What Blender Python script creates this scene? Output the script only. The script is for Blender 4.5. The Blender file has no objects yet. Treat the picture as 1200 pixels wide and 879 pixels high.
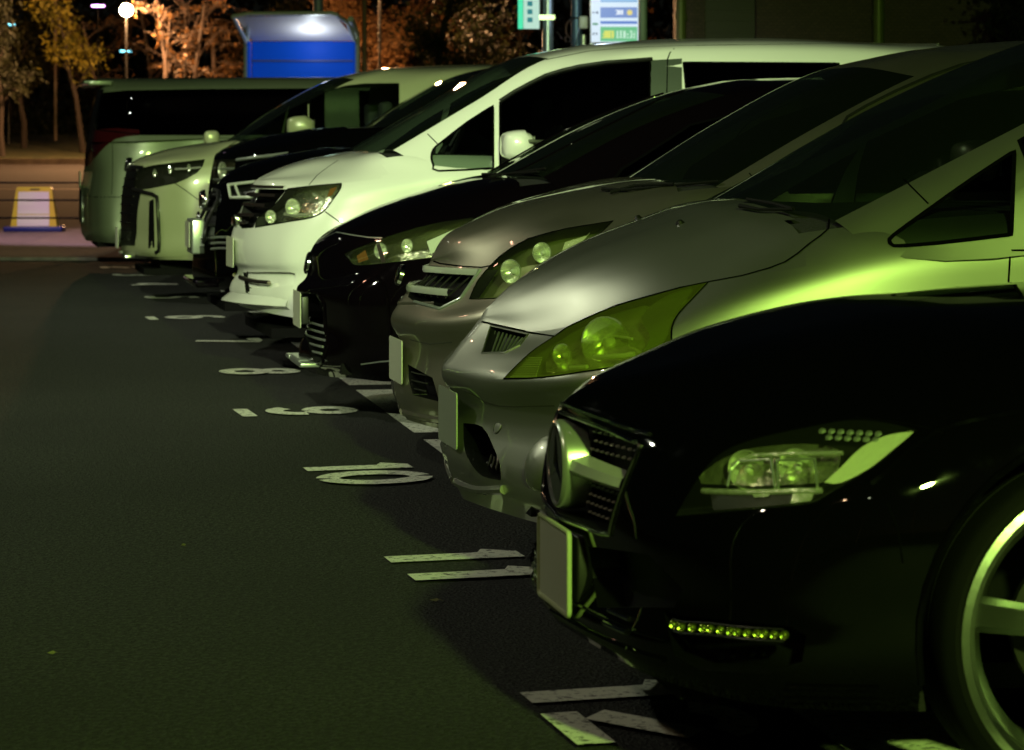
import bpy, bmesh, math, random
from mathutils import Vector, Matrix
from mathutils.bvhtree import BVHTree

# ------------------------------------------------------------------ camera model of the photograph
F, HZ, CX, H = 3420.0, 170.0, 600.0, 1.25      # focal length (px of a 1200 px frame), horizon row, centre column, eye height
scene = bpy.context.scene
COL = scene.collection
rnd = random.Random(7)

def gp(px, py):                                 # a point of the level ground
    Y = H * F / (py - HZ)
    return ((px - CX) * Y / F, Y)
def at(px, py, Y):                              # a point at distance Y
    return Vector(((px - CX) * Y / F, Y, H - (py - HZ) * Y / F))

# ------------------------------------------------------------------ materials
def nmat(name):
    m = bpy.data.materials.new(name); m.use_nodes = True
    nt = m.node_tree; b = nt.nodes['Principled BSDF']
    return m, nt, b
def setp(b, **k):
    names = dict(color='Base Color', metal='Metallic', rough='Roughness', coat='Coat Weight', coatr='Coat Roughness', ior='IOR',
                 spec='Specular IOR Level', emis='Emission Color', es='Emission Strength', alpha='Alpha', trans='Transmission Weight')
    for a, v in k.items():
        if a in ('color', 'emis'): v = (*v, 1)
        b.inputs[names[a]].default_value = v
def mat(name, color, metal=0., rough=.5, coat=0., coatr=.03, bump=0, bscale=40, var=0, **k):
    m, nt, b = nmat(name)
    setp(b, color=color, metal=metal, rough=rough, coat=coat, coatr=coatr, **k)
    if bump or var:
        tc = nt.nodes.new('ShaderNodeTexCoord'); n = nt.nodes.new('ShaderNodeTexNoise')
        n.inputs['Scale'].default_value = bscale; n.inputs['Detail'].default_value = 6
        nt.links.new(tc.outputs['Object'], n.inputs['Vector'])
        if bump:
            bp = nt.nodes.new('ShaderNodeBump'); bp.inputs['Strength'].default_value = bump; bp.inputs['Distance'].default_value = .01
            nt.links.new(n.outputs['Fac'], bp.inputs['Height']); nt.links.new(bp.outputs['Normal'], b.inputs['Normal'])
        if var:
            r = nt.nodes.new('ShaderNodeValToRGB')
            r.color_ramp.elements[0].position = .3; r.color_ramp.elements[1].position = .7
            r.color_ramp.elements[0].color = (*[c * (1 - var) for c in color], 1)
            r.color_ramp.elements[1].color = (*[min(1, c * (1 + var)) for c in color], 1)
            nt.links.new(n.outputs['Fac'], r.inputs['Fac']); nt.links.new(r.outputs['Color'], b.inputs['Base Color'])
    return m
def paint(name, color, metal, rough, coat=1.0, spec=.5):
    """car paint: base, fine flake and a slightly dusty clear coat"""
    m, nt, b = nmat(name)
    setp(b, color=color, metal=metal, rough=rough, coat=coat, coatr=.035, spec=spec)
    tc = nt.nodes.new('ShaderNodeTexCoord')
    n = nt.nodes.new('ShaderNodeTexNoise'); n.inputs['Scale'].default_value = 3.5; n.inputs['Detail'].default_value = 5
    nt.links.new(tc.outputs['Object'], n.inputs['Vector'])
    mr = nt.nodes.new('ShaderNodeMapRange'); mr.inputs['To Min'].default_value = rough - .03; mr.inputs['To Max'].default_value = rough + .06
    nt.links.new(n.outputs['Fac'], mr.inputs['Value']); nt.links.new(mr.outputs['Result'], b.inputs['Roughness'])
    n2 = nt.nodes.new('ShaderNodeTexNoise'); n2.inputs['Scale'].default_value = 14; n2.inputs['Detail'].default_value = 8
    nt.links.new(tc.outputs['Object'], n2.inputs['Vector'])
    m2 = nt.nodes.new('ShaderNodeMapRange'); m2.inputs['From Min'].default_value = .45; m2.inputs['From Max'].default_value = .75
    m2.inputs['To Min'].default_value = .02; m2.inputs['To Max'].default_value = .09
    nt.links.new(n2.outputs['Fac'], m2.inputs['Value']); nt.links.new(m2.outputs['Result'], b.inputs['Coat Roughness'])
    return m
def glassmat(name, tint, refl=1.0, rough=.02, haze=0.0, hazecol=(.3, .33, .2)):
    """thin sheet of tinted glass: see-through, with a fresnel reflection"""
    m = bpy.data.materials.new(name); m.use_nodes = True
    nt = m.node_tree; nt.nodes.clear()
    out = nt.nodes.new('ShaderNodeOutputMaterial'); tr = nt.nodes.new('ShaderNodeBsdfTransparent'); gl = nt.nodes.new('ShaderNodeBsdfGlossy')
    lw = nt.nodes.new('ShaderNodeLayerWeight'); lw.inputs['Blend'].default_value = .5; mx = nt.nodes.new('ShaderNodeMixShader')
    pw = nt.nodes.new('ShaderNodeMath'); pw.operation = 'POWER'; pw.inputs[1].default_value = 5; fr = nt.nodes.new('ShaderNodeMath'); fr.operation = 'MULTIPLY_ADD'; fr.inputs[1].default_value = .9; fr.inputs[2].default_value = .05
    nt.links.new(lw.outputs['Facing'], pw.inputs[0]); nt.links.new(pw.outputs[0], fr.inputs[0])
    tr.inputs['Color'].default_value = (*tint, 1); gl.inputs['Roughness'].default_value = rough; gl.inputs['Color'].default_value = (refl,) * 3 + (1,)
    nt.links.new(fr.outputs[0], mx.inputs[0]); nt.links.new(tr.outputs[0], mx.inputs[1]); nt.links.new(gl.outputs[0], mx.inputs[2])
    last = mx
    if haze:
        df = nt.nodes.new('ShaderNodeBsdfDiffuse'); df.inputs['Color'].default_value = (*hazecol, 1)
        m3 = nt.nodes.new('ShaderNodeMixShader'); m3.inputs[0].default_value = haze
        nt.links.new(mx.outputs[0], m3.inputs[1]); nt.links.new(df.outputs[0], m3.inputs[2]); last = m3
    nt.links.new(last.outputs[0], out.inputs['Surface'])
    return m
def emit(name, color, s):
    m, nt, b = nmat(name); setp(b, color=(.02, .02, .02), emis=color, es=s); return m

M = dict(
    black=paint('black_paint', (.0012, .0012, .0013), .0, .5, spec=0.),
    purple=paint('dark_purple_paint', (.0020, .0012, .0018), .1, .35, spec=0.),
    white=paint('white_pearl_paint', (.70, .72, .66), .0, .32),
    pearl_dimmed=paint('dimmed_pearl_paint', (.33, .36, .20), .1, .34),  # pearl white darkened in the colour itself for dimmer light down the row
    grey=paint('dimmed_grey_green_paint', (.16, .19, .12), .3, .36),  # darker paint, greyed further in its colour for weak light at the far end
    silver=paint('warm_silver_paint', (.38, .385, .33), .95, .43),
    bronze=paint('brown_silver_paint', (.36, .34, .26), .95, .40),
    chrome=mat('chrome', (.75, .76, .74), 1, .12, bump=.02, bscale=5),
    satin=mat('satin_chrome', (.50, .54, .50), .75, .28, bump=.03, bscale=20),
    reflector=mat('lamp_reflector', (.82, .85, .72), .75, .2, bump=.22, bscale=55),
    lampbulb=mat('frosted_lamp_glass', (.55, .58, .50), 0, .15, coat=1, bump=.1),
    darkpl=mat('dark_plastic', (.006, .006, .006), 0, .4, bump=.05, bscale=200),
    meshpl=mat('grille_black', (.002, .002, .002), 0, .5, bump=.05, bscale=90, spec=.15),
    rubber=mat('rubber', (.003, .003, .0027), 0, .75, bump=.08, bscale=250, spec=.12),
    seam=mat('panel_gap', (.002, .002, .002), 0, .9, bump=.1, spec=0.),
    inter=mat('interior_trim', (.007, .007, .007), 0, .8, bump=.4, bscale=80),
    seat=mat('seat_cloth', (.09, .10, .085), 0, .9, bump=.5, bscale=120),
    alloy=mat('alloy', (.48, .50, .47), 1, .27, bump=.05),
    disc=mat('brake_disc', (.03, .028, .025), .7, .5, bump=.03),
    plate=mat('plate_white', (.52, .56, .40), 0, .4, bump=.1, bscale=30),
    plategrn=mat('plate_green', (.35, .42, .28), 0, .4, bump=.1, bscale=30),
    redlens=mat('red_lens', (.035, .003, .004), 0, .12, coat=1, bump=.1),
    orangelens=mat('amber_lens', (.16, .07, .015), 0, .15, coat=1, bump=.1),
    glass=glassmat('tinted_glass', (.45, .52, .45)),
    screen=glassmat('windscreen_glass', (.30, .36, .30), haze=.012, hazecol=(.25, .35, .2)),
    privacy=glassmat('privacy_glass', (.012, .014, .013)),
    lens=glassmat('clear_lens', (.93, .96, .88), haze=.018),
    lensold=glassmat('yellowed_lens', (.66, .74, .32), haze=.11, hazecol=(.42, .50, .06)),
)

# ------------------------------------------------------------------ object helpers
def tag(o, label=None, cat=None, group=None, kind=None):
    if label: o['label'] = label
    if cat: o['category'] = cat
    if group: o['group'] = group
    if kind: o['kind'] = kind
    return o
def empty(name, loc=(0, 0, 0), rz=0, **k):
    o = bpy.data.objects.new(name, None); COL.objects.link(o); o.location = loc; o.rotation_euler = (0, 0, rz)
    o.empty_display_size = .2
    return tag(o, **k)
def obj(name, verts, faces, m, parent=None, smooth=True, **k):
    me = bpy.data.meshes.new(name); me.from_pydata([tuple(v) for v in verts], [], faces); me.update()
    if smooth and me.polygons: me.polygons.foreach_set('use_smooth', [True] * len(me.polygons))
    if m: me.materials.append(m)
    o = bpy.data.objects.new(name, me); COL.objects.link(o); o.parent = parent
    return tag(o, **k)
class G:
    """collects simple solids in one mesh"""
    def __init__(s): s.v = []; s.f = []
    def add(s, v, f):
        n = len(s.v); s.v += [Vector(p) for p in v]; s.f += [tuple(i + n for i in q) for q in f]; return s
    def box(s, a, b, bev=0):
        (x0, y0, z0), (x1, y1, z1) = a, b
        if bev <= 0:
            v = [(x, y, z) for x in (x0, x1) for y in (y0, y1) for z in (z0, z1)]
            return s.add(v, [(0, 1, 3, 2), (4, 6, 7, 5), (0, 4, 5, 1), (2, 3, 7, 6), (0, 2, 6, 4), (1, 5, 7, 3)])
        bm = bmesh.new(); bmesh.ops.create_cube(bm, size=1)
        for v in bm.verts: v.co = Vector(((x0 + x1) / 2 + v.co.x * (x1 - x0), (y0 + y1) / 2 + v.co.y * (y1 - y0), (z0 + z1) / 2 + v.co.z * (z1 - z0)))
        bmesh.ops.bevel(bm, geom=bm.edges[:], offset=bev, segments=3, affect='EDGES', profile=.5)
        bm.verts.index_update()
        s.add([v.co.copy() for v in bm.verts], [tuple(v.index for v in f.verts) for f in bm.faces]); bm.free(); return s
    def tube(s, pts, r, n=8, cap=True):
        pts = [Vector(p) for p in pts]; rs = r if isinstance(r, (list, tuple)) else [r] * len(pts)
        base = len(s.v); up = Vector((0, 0, 1)); prev = None
        for i, p in enumerate(pts):
            t = (pts[min(i + 1, len(pts) - 1)] - pts[max(i - 1, 0)])
            t = t.normalized() if t.length > 1e-9 else Vector((1, 0, 0))
            if prev is None: a = t.cross(up if abs(t.z) < .9 else Vector((1, 0, 0))).normalized()
            else: a = (prev - t * prev.dot(t)); a = a.normalized() if a.length > 1e-6 else t.orthogonal().normalized()
            prev = a; b = t.cross(a)
            for k in range(n):
                an = 2 * math.pi * k / n; s.v.append(p + (a * math.cos(an) + b * math.sin(an)) * rs[i])
        for i in range(len(pts) - 1):
            for k in range(n):
                q = base + i * n; s.f.append((q + k, q + (k + 1) % n, q + n + (k + 1) % n, q + n + k))
        if cap:
            s.f.append(tuple(base + k for k in range(n))[::-1]); s.f.append(tuple(base + (len(pts) - 1) * n + k for k in range(n)))
        return s
    def lathe(s, prof, c, axis, n=32, close=False):
        """prof: (radius, distance along axis)"""
        axis = Vector(axis).normalized(); a = axis.orthogonal().normalized(); b = axis.cross(a); c = Vector(c); base = len(s.v)
        for r, h in prof:
            for k in range(n):
                an = 2 * math.pi * k / n; s.v.append(c + axis * h + (a * math.cos(an) + b * math.sin(an)) * r)
        m = len(prof)
        for i in range(m if close else m - 1):
            for k in range(n):
                q, w = base + i * n, base + ((i + 1) % m) * n; s.f.append((q + k, q + (k + 1) % n, w + (k + 1) % n, w + k))
        return s
    def prism(s, poly, h0, h1, fn):
        """poly in 2D, fn(a, b, h) -> 3D"""
        n = len(poly); s.add([fn(a, b, h0) for a, b in poly] + [fn(a, b, h1) for a, b in poly],
              [tuple(range(n))[::-1], tuple(range(n, 2 * n))] + [(i, (i + 1) % n, n + (i + 1) % n, n + i) for i in range(n)]); return s
    def build(s, name, m, parent=None, smooth=True, angle=None, **k):
        o = obj(name, s.v, s.f, m, parent, smooth, **k)
        if smooth and angle is None: angle = 40
        if smooth:
            try: o.data.set_sharp_from_angle(angle=math.radians(angle))
            except Exception: pass
        return o

# ------------------------------------------------------------------ spline surface
def herm(t, ts, ps):
    n = len(ts)
    j = 0
    while j < n - 2 and t > ts[j + 1]: j += 1
    h = ts[j + 1] - ts[j]; u = (t - ts[j]) / h
    def tan(i):
        if i == 0: return (ps[1] - ps[0]) / (ts[1] - ts[0])
        if i == n - 1: return (ps[-1] - ps[-2]) / (ts[-1] - ts[-2])
        h0 = ts[i] - ts[i - 1]; h1 = ts[i + 1] - ts[i]
        return ((ps[i] - ps[i - 1]) / h0 * h1 + (ps[i + 1] - ps[i]) / h1 * h0) / (h0 + h1)
    m0, m1 = tan(j) * h, tan(j + 1) * h
    return ps[j] * (2 * u**3 - 3 * u * u + 1) + m0 * (u**3 - 2 * u * u + u) + ps[j + 1] * (-2 * u**3 + 3 * u * u) + m1 * (u**3 - u * u)
def knots(lines):
    """common chord-length knots of several polylines"""
    n = len(lines[0]); acc = [0.] * n
    for L in lines:
        for i in range(1, n): acc[i] += (L[i] - L[i - 1]).length + 1e-4
    t = [0.]
    for i in range(1, n): t.append(t[-1] + max(acc[i] / len(lines), .004))
    return t
def surface(rows, nu, nv):
    """rows of control points -> dense grid; nu/nv = subdivisions per segment (list or int)"""
    rows = [[Vector(p) for p in r] for r in rows]; R, Cn = len(rows), len(rows[0])
    tu = knots(rows); tv = knots([[rows[r][c] for r in range(R)] for c in range(Cn)])
    NU = nu if isinstance(nu, list) else [nu] * (Cn - 1); NV = nv if isinstance(nv, list) else [nv] * (R - 1)
    us = [tu[0]]; uc = [0.]
    for i, n in enumerate(NU):
        for k in range(1, n + 1): us.append(tu[i] + (tu[i + 1] - tu[i]) * k / n); uc.append(i + k / n)
    vs = [tv[0]]; vc = [0.]
    for i, n in enumerate(NV):
        for k in range(1, n + 1): vs.append(tv[i] + (tv[i + 1] - tv[i]) * k / n); vc.append(i + k / n)
    dense = [[herm(u, tu, r) for u in us] for r in rows]
    grid = []
    for v in vs: grid.append([herm(v, tv, [dense[r][c] for r in range(R)]) for c in range(len(us))])
    for row in grid:
        for p in row:
            if p.y < 0: p.y = 0
    return grid, uc, vc
def inpoly(p, poly):
    x, y = p; c = False; n = len(poly); j = n - 1
    for i in range(n):
        xi, yi = poly[i]; xj, yj = poly[j]
        if (yi > y) != (yj > y) and x < (xj - xi) * (y - yi) / (yj - yi) + xi: c = not c
        j = i
    return c
def smoothpoly(pts, closed=True, n=4, sharp=()):
    """Catmull-Rom through 2D points"""
    m = len(pts); out = []
    rng = range(m) if closed else range(m - 1)
    for i in rng:
        if closed: p0, p1, p2, p3 = pts[i - 1], pts[i], pts[(i + 1) % m], pts[(i + 2) % m]
        else: p0, p1, p2, p3 = pts[max(i - 1, 0)], pts[i], pts[i + 1], pts[min(i + 2, m - 1)]
        if i in sharp: p0 = p1
        if (i + 1) % m in sharp: p3 = p2
        for k in range(n):
            t = k / n
            out.append(tuple(.5 * (2 * b + (c - a) * t + (2 * a - 5 * b + 4 * c - d) * t * t + (-a + 3 * b - 3 * c + d) * t**3) for a, b, c, d in zip(p0, p1, p2, p3)))
    if not closed: out.append(tuple(pts[-1]))
    return out
# ------------------------------------------------------------------ car builder
class Car:
    """local frame: s = metres back from the nose, y = metres towards the side that faces the camera, z = up"""
    def __init__(c, name, npx, Y0, ang, L, label, mats, cat='car', group='cars parked nose out in the numbered bays'):
        c.a = math.radians(ang); c.L = L
        c.O = Vector(((npx - CX) * Y0 / F, Y0, 0))
        c.X = Vector((math.cos(c.a), math.sin(c.a), 0)); c.N = Vector((math.sin(c.a), -math.cos(c.a), 0))
        c.root = empty(name, c.O, c.a, label=label, cat=cat, group=group); c.m = mats
        r = Vector((0, 0, H)) - c.O; c.cam = Vector((r.dot(c.X), r.dot(c.N), H))
        c.parts = {}; c.near = bmesh.new(); c.lr = c.near.faces.layers.int.new('row'); c.lc = c.near.faces.layers.int.new('col'); c.ln = c.near.faces.layers.int.new('net')
        c.lreg = c.near.faces.layers.int.new('reg'); c.regs = []
    def dir(c, px, py):
        d = Vector(((px - CX) / F, 1, -(py - HZ) / F)); return Vector((d.dot(c.X), d.dot(c.N), d.z))
    def pix(c, p):
        w = c.O + c.X * p.x + c.N * p.y; return (CX + F * w.x / w.y, HZ + (H - p.z) * F / w.y)
    def loc(c, px, py, y):
        d = c.dir(px, py); t = (y - c.cam.y) / d.y; return c.cam + d * t
    # nets
    def net(c, rows, nid, nu, nv):
        grid, uc, vc = surface(rows, nu, nv); bm = c.near
        V = [[bm.verts.new(p) for p in r] for r in grid]
        for i in range(len(grid) - 1):
            for j in range(len(grid[0]) - 1):
                q = [V[i][j], V[i][j + 1], V[i + 1][j + 1], V[i + 1][j]]
                f = bm.faces.new(q); f[c.lr] = int((vc[i] + vc[i + 1]) / 2); f[c.lc] = int((uc[j] + uc[j + 1]) / 2); f[c.ln] = nid
        bmesh.ops.dissolve_degenerate(bm, dist=1e-5, edges=bm.edges[:])
    def body(c, rows, cab, curve=1.0):
        L = c.L; full = []
        add = {1: .030, 2: .055, 3: .045, 4: .015}
        rows = [[(s + (add.get(j, 0) * curve * (1 if i <= 4 else .35 if i == 5 else 0)), y, z) for j, (s, y, z) in enumerate(r)] for i, r in enumerate(rows)]
        for i, r in enumerate(rows):
            r = list(r); s, y, z = r[-1]
            if i <= 5:
                w = [(L * .5, y, z), (L - .95, y * .995, z), (L - .35, y * .96, z), (L - .1, y * .82, z), (L - .02, y * .5, z), (L, 0, z)]
            else:
                w = [(L * .5, y, z), (L - .95, y, z), (L - .4, y * .95, z), (L - .2, y * .8, z), (L - .1, y * .5, z), (L - .08, 0, z)]
            full.append(r + w)
        c.net(full, 0, [8, 8, 8, 8, 10, 10] + [4] * 6, [5, 5, 6, 6, 7, 6, 6, 4])
        kk = []
        top = cab[-1][-1][2]; bz = cab[0][-1][2]
        for i, r in enumerate(cab):
            r = list(r); s, y, z = r[-1]; back = [.12, .25, .42, .55, .6][i] if len(cab) == 5 else 0
            zz = z - (0.02 if i >= 2 else 0)
            w = [(L - 1.5, y, z), (L - .35 - back, y * .97, zz), (L - back - .1, y * .8, zz), (L - back, 0, zz)]
            kk.append(r + w)
        c.net(kk, 1, [8, 8, 6, 8] + [4] * 4, [8, 8, 6, 5])
    def snet(c): c.bvh = BVHTree.FromBMesh(c.near)
    def hit(c, px, py, off=0.):
        d = c.dir(px, py); o = c.cam; best = None
        p, n, i, t = c.bvh.ray_cast(o, d.normalized())
        if p is None: return None
        if n.dot(d) > 0: n = -n
        return p + n * off, n
    def hitside(c, s, z, off=0.):
        p, n, i, t = c.bvh.ray_cast(Vector((s, 3, z)), Vector((0, -1, 0)))
        if p is None: return None
        if n.y < 0: n = -n
        return p + n * off, n
    # cutting a region out of the skin
    def cut(c, poly, mode='px', net=None, cond=None):
        bm = c.near
        pr = c.pix if mode == 'px' else (lambda p: (p.x, p.z)) if mode == 'side' else (lambda p: (p.y, p.z))
        x0, x1 = min(p[0] for p in poly), max(p[0] for p in poly); y0, y1 = min(p[1] for p in poly), max(p[1] for p in poly)
        def ok(f):
            if net is not None and f[c.ln] != net: return False
            if f[c.lreg] != 0: return False
            n = f.normal; ce = f.calc_center_median()
            if cond and not cond(ce): return False
            return True
        def bb(f):
            q = [pr(v.co) for v in f.verts]; return min(a for a, b in q), max(a for a, b in q), min(b for a, b in q), max(b for a, b in q)
        cand = []
        for f in bm.faces:
            if not ok(f): continue
            a = bb(f)
            if a[1] < x0 or a[0] > x1 or a[3] < y0 or a[2] > y1: continue
            cand.append(f)
        cand = set(cand); n = len(poly)
        for i in range(n):
            a, b = poly[i], poly[(i + 1) % n]
            if abs(a[0] - b[0]) + abs(a[1] - b[1]) < 1e-6: continue
            if mode == 'px': d0, d1 = c.dir(*a), c.dir(*b); pc, pn = c.cam, d0.cross(d1)
            elif mode == 'side': pc = Vector((a[0], 0, a[1])); pn = Vector((0, 1, 0)).cross(Vector((b[0] - a[0], 0, b[1] - a[1])))
            else: pc = Vector((0, a[0], a[1])); pn = Vector((1, 0, 0)).cross(Vector((0, b[0] - a[0], b[1] - a[1])))
            pn.normalize(); e = 1.0 if mode == 'px' else .003
            ex0, ex1, ey0, ey1 = min(a[0], b[0]) - e, max(a[0], b[0]) + e, min(a[1], b[1]) - e, max(a[1], b[1]) + e
            sel = []
            for f in cand:
                if not f.is_valid: continue
                q = bb(f)
                if q[1] < ex0 or q[0] > ex1 or q[3] < ey0 or q[2] > ey1: continue
                sel.append(f)
            if not sel: continue
            g = set(sel)
            for f in sel: g.update(f.edges); g.update(f.verts)
            r = bmesh.ops.bisect_plane(bm, geom=list(g), dist=1e-5, plane_co=pc, plane_no=pn)
            for q in r['geom']:
                if isinstance(q, bmesh.types.BMFace) and q.is_valid: cand.add(q)
            for q in r['geom_cut']:
                if isinstance(q, bmesh.types.BMEdge) and q.is_valid:
                    for f in q.link_faces: cand.add(f)
        rid = len(c.regs) + 1; c.regs.append(poly)
        for f in cand:
            if f.is_valid and ok(f) and inpoly(pr(f.calc_center_median()), poly): f[c.lreg] = rid
        return rid
    def mark(c, test):
        rid = len(c.regs) + 1; c.regs.append(None)
        for f in c.near.faces:
            if f[c.lreg] == 0 and test(f): f[c.lreg] = rid
        return rid
    def faces(c, rid=None, test=None): return [f for f in c.near.faces if (rid is None or f[c.lreg] == rid) and (test is None or test(f))]
    def grab(c, fs):
        idx = {}; V = []; Fc = []; N = []
        for f in fs:
            q = []
            for v in f.verts:
                if v not in idx: idx[v] = len(V); V.append(v.co.copy()); N.append(v.normal.copy())
                q.append(idx[v])
            Fc.append(tuple(q))
        return V, Fc, N
    # writing meshes: internal (s, y, z) -> object (s, -y, z)
    def out(c, name, V, Fc, m, mode='both', parent=None, smooth=True, angle=38, thick=0, **k):
        parent = parent or c.root; res = []
        def mk(nm, vv, ff):
            o = obj(nm, vv, ff, m, parent, smooth, **k)
            if smooth:
                try: o.data.set_sharp_from_angle(angle=math.radians(angle))
                except Exception: pass
            if thick:
                md = o.modifiers.new('thick', 'SOLIDIFY'); md.thickness = thick; md.offset = 0
            return o
        nearV = [Vector((p.x, -p.y, p.z)) for p in V]; farV = [Vector((p.x, p.y, p.z)) for p in V]
        nf = [q[::-1] for q in Fc]
        if mode == 'near': return mk(name, nearV, nf)
        if mode == 'full': return mk(name, nearV, nf)
        if mode == 'pair':
            return mk(name, nearV, nf), mk(name, farV, list(Fc))
        bm = bmesh.new(); vs = [bm.verts.new(p) for p in nearV] ; 
        for q in nf:
            try: bm.faces.new([vs[i] for i in q])
            except ValueError: pass
        v2 = [bm.verts.new(p) for p in farV]
        for q in Fc:
            try: bm.faces.new([v2[i] for i in q])
            except ValueError: pass
        mid = [v for v in bm.verts if abs(v.co.y) < 1e-4]
        for v in mid: v.co.y = 0
        bmesh.ops.remove_doubles(bm, verts=mid, dist=1e-4)
        bmesh.ops.recalc_face_normals(bm, faces=bm.faces[:])
        bm.verts.index_update()
        vv = [v.co.copy() for v in bm.verts]; ff = [tuple(v.index for v in f.verts) for f in bm.faces]; bm.free()
        return mk(name, vv, ff)
    def outg(c, name, g, m, mode='near', **k): return c.out(name, g.v, g.f, m, mode, **k)
    def cavity(c, fs, depth, vec=None):
        """floor and walls of a pocket behind a region of the skin"""
        V, Fc, N = c.grab(fs)
        if not V: return V, Fc
        d = vec
        if d is None:
            a = Vector()
            for f in fs: a += f.calc_center_median() / len(fs)
            d = (a - c.cam); d.z *= .5; d = d.normalized() * depth
        n = len(V); W = V + [p + d for p in V]
        cnt = {}
        for q in Fc:
            for i in range(len(q)):
                e = (q[i], q[(i + 1) % len(q)]); cnt.setdefault(tuple(sorted(e)), []).append(e)
        out = [tuple(i + n for i in q) for q in Fc]
        for k, v in cnt.items():
            if len(v) == 1 and not (V[k[0]].y < 1e-4 and V[k[1]].y < 1e-4): a, b = v[0]; out.append((a, b, b + n, a + n))
        return W, out
    # lines on the skin
    def line(c, pts, mode='px', off=0., step=.02):
        res = []
        if mode == 'px':
            for i in range(len(pts) - 1):
                (a, b), (d, e) = pts[i], pts[i + 1]; n = max(1, int(math.hypot(d - a, e - b) / 4))
                for k in range(n + (i == len(pts) - 2)):
                    h = c.hit(a + (d - a) * k / n, b + (e - b) * k / n, off)
                    if h: res.append(h)
        else:
            for i in range(len(pts) - 1):
                (a, b), (d, e) = pts[i], pts[i + 1]; n = max(1, int(math.hypot(d - a, e - b) / step))
                for k in range(n + (i == len(pts) - 2)):
                    h = c.hitside(a + (d - a) * k / n, b + (e - b) * k / n, off)
                    if h: res.append(h)
        o = []
        for h in res:
            if o and (h[0] - o[-1][0]).length < .004: continue
            if o and (h[0] - o[-1][0]).length > .25: break
            o.append(h)
        return o
    def ribbon(c, name, pts, w, m, mode='px', off=.0008, om='pair', closed=False, parent=None):
        if closed: pts = list(pts) + [pts[0]]
        L = c.line(pts, mode, off)
        if len(L) < 2: return None
        V = []; Fc = []
        for i, (p, n) in enumerate(L):
            t = (L[min(i + 1, len(L) - 1)][0] - L[max(i - 1, 0)][0]).normalized(); b = n.cross(t).normalized() * w / 2
            V += [p - b, p + n * .0006, p + b]
        for i in range(len(L) - 1):
            for k in (0, 1): Fc.append((3 * i + k, 3 * i + k + 1, 3 * i + k + 4, 3 * i + k + 3))
        return c.out(name, V, Fc, m, om, parent=parent)
    def trim(c, name, pts, r, m, mode='px', off=0., om='pair', closed=False, parent=None, flat=1.0):
        if closed: pts = list(pts) + [pts[0]]
        L = c.line(pts, mode, off)
        if len(L) < 2: return None
        g = G().tube([p for p, n in L], r, 8)
        return c.out(name, g.v, g.f, m, om, parent=parent)
    def inset(c, name, poly, d, m, om='pair', parent=None, dens=7, mode='px'):
        """patch that follows the skin inside a px polygon, moved d metres (negative = inwards)"""
        x0, x1 = min(p[0] for p in poly), max(p[0] for p in poly); y0, y1 = min(p[1] for p in poly), max(p[1] for p in poly)
        bm = bmesh.new(); vs = [bm.verts.new((p[0], p[1], 0)) for p in poly]; bm.faces.new(vs)
        st = max(x1 - x0, y1 - y0) / dens
        for ax, lo, hi in ((0, x0, x1), (1, y0, y1)):
            q = lo + st
            while q < hi:
                co = (q, 0, 0) if ax == 0 else (0, q, 0); no = (1, 0, 0) if ax == 0 else (0, 1, 0)
                bmesh.ops.bisect_plane(bm, geom=bm.verts[:] + bm.edges[:] + bm.faces[:], plane_co=co, plane_no=no); q += st
        bm.verts.index_update(); V = []
        for v in bm.verts:
            h = c.hit(v.co.x, v.co.y, d) if mode == 'px' else c.hitside(v.co.x, v.co.y, d)
            if h and d < 0 and mode == 'px': h = (c.hit(v.co.x, v.co.y)[0] + c.dir(v.co.x, v.co.y).normalized() * -d, h[1])
            V.append(h[0] if h else c.loc(v.co.x, v.co.y, .8) if mode == 'px' else Vector((v.co.x, .8, v.co.y)))
        Fc = [tuple(v.index for v in f.verts) for f in bm.faces]; bm.free()
        return c.out(name, V, Fc, m, om, parent=parent)
    def bowl(c, name, px, py, din, r, m, parent, face=(-1, .35, 0), lensm=None):
        h = c.hit(px, py)
        if not h: return
        p = h[0] + c.dir(px, py).normalized() * (din + r * .55); ax = Vector(face).normalized()
        prof = [(r * t, .75 * r * (t * t)) for t in (0.02, .2, .4, .6, .8, .95, 1.0)] + [(r * 1.06, .75 * r), (r * 1.06, .60 * r)]
        g = G().lathe(prof, p - ax * r * .5, ax, 24); c.outg(name, g, m, 'pair', parent=None)
        g = G().lathe([(.001, r * .42), (r * .12, r * .40), (r * .2, r * .32), (r * .24, r * .2), (r * .24, -.2 * r)], p - ax * r * .3, ax, 20)
        c.outg('lamp_bulb', g, lensm or M['lampbulb'], 'pair')
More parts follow.
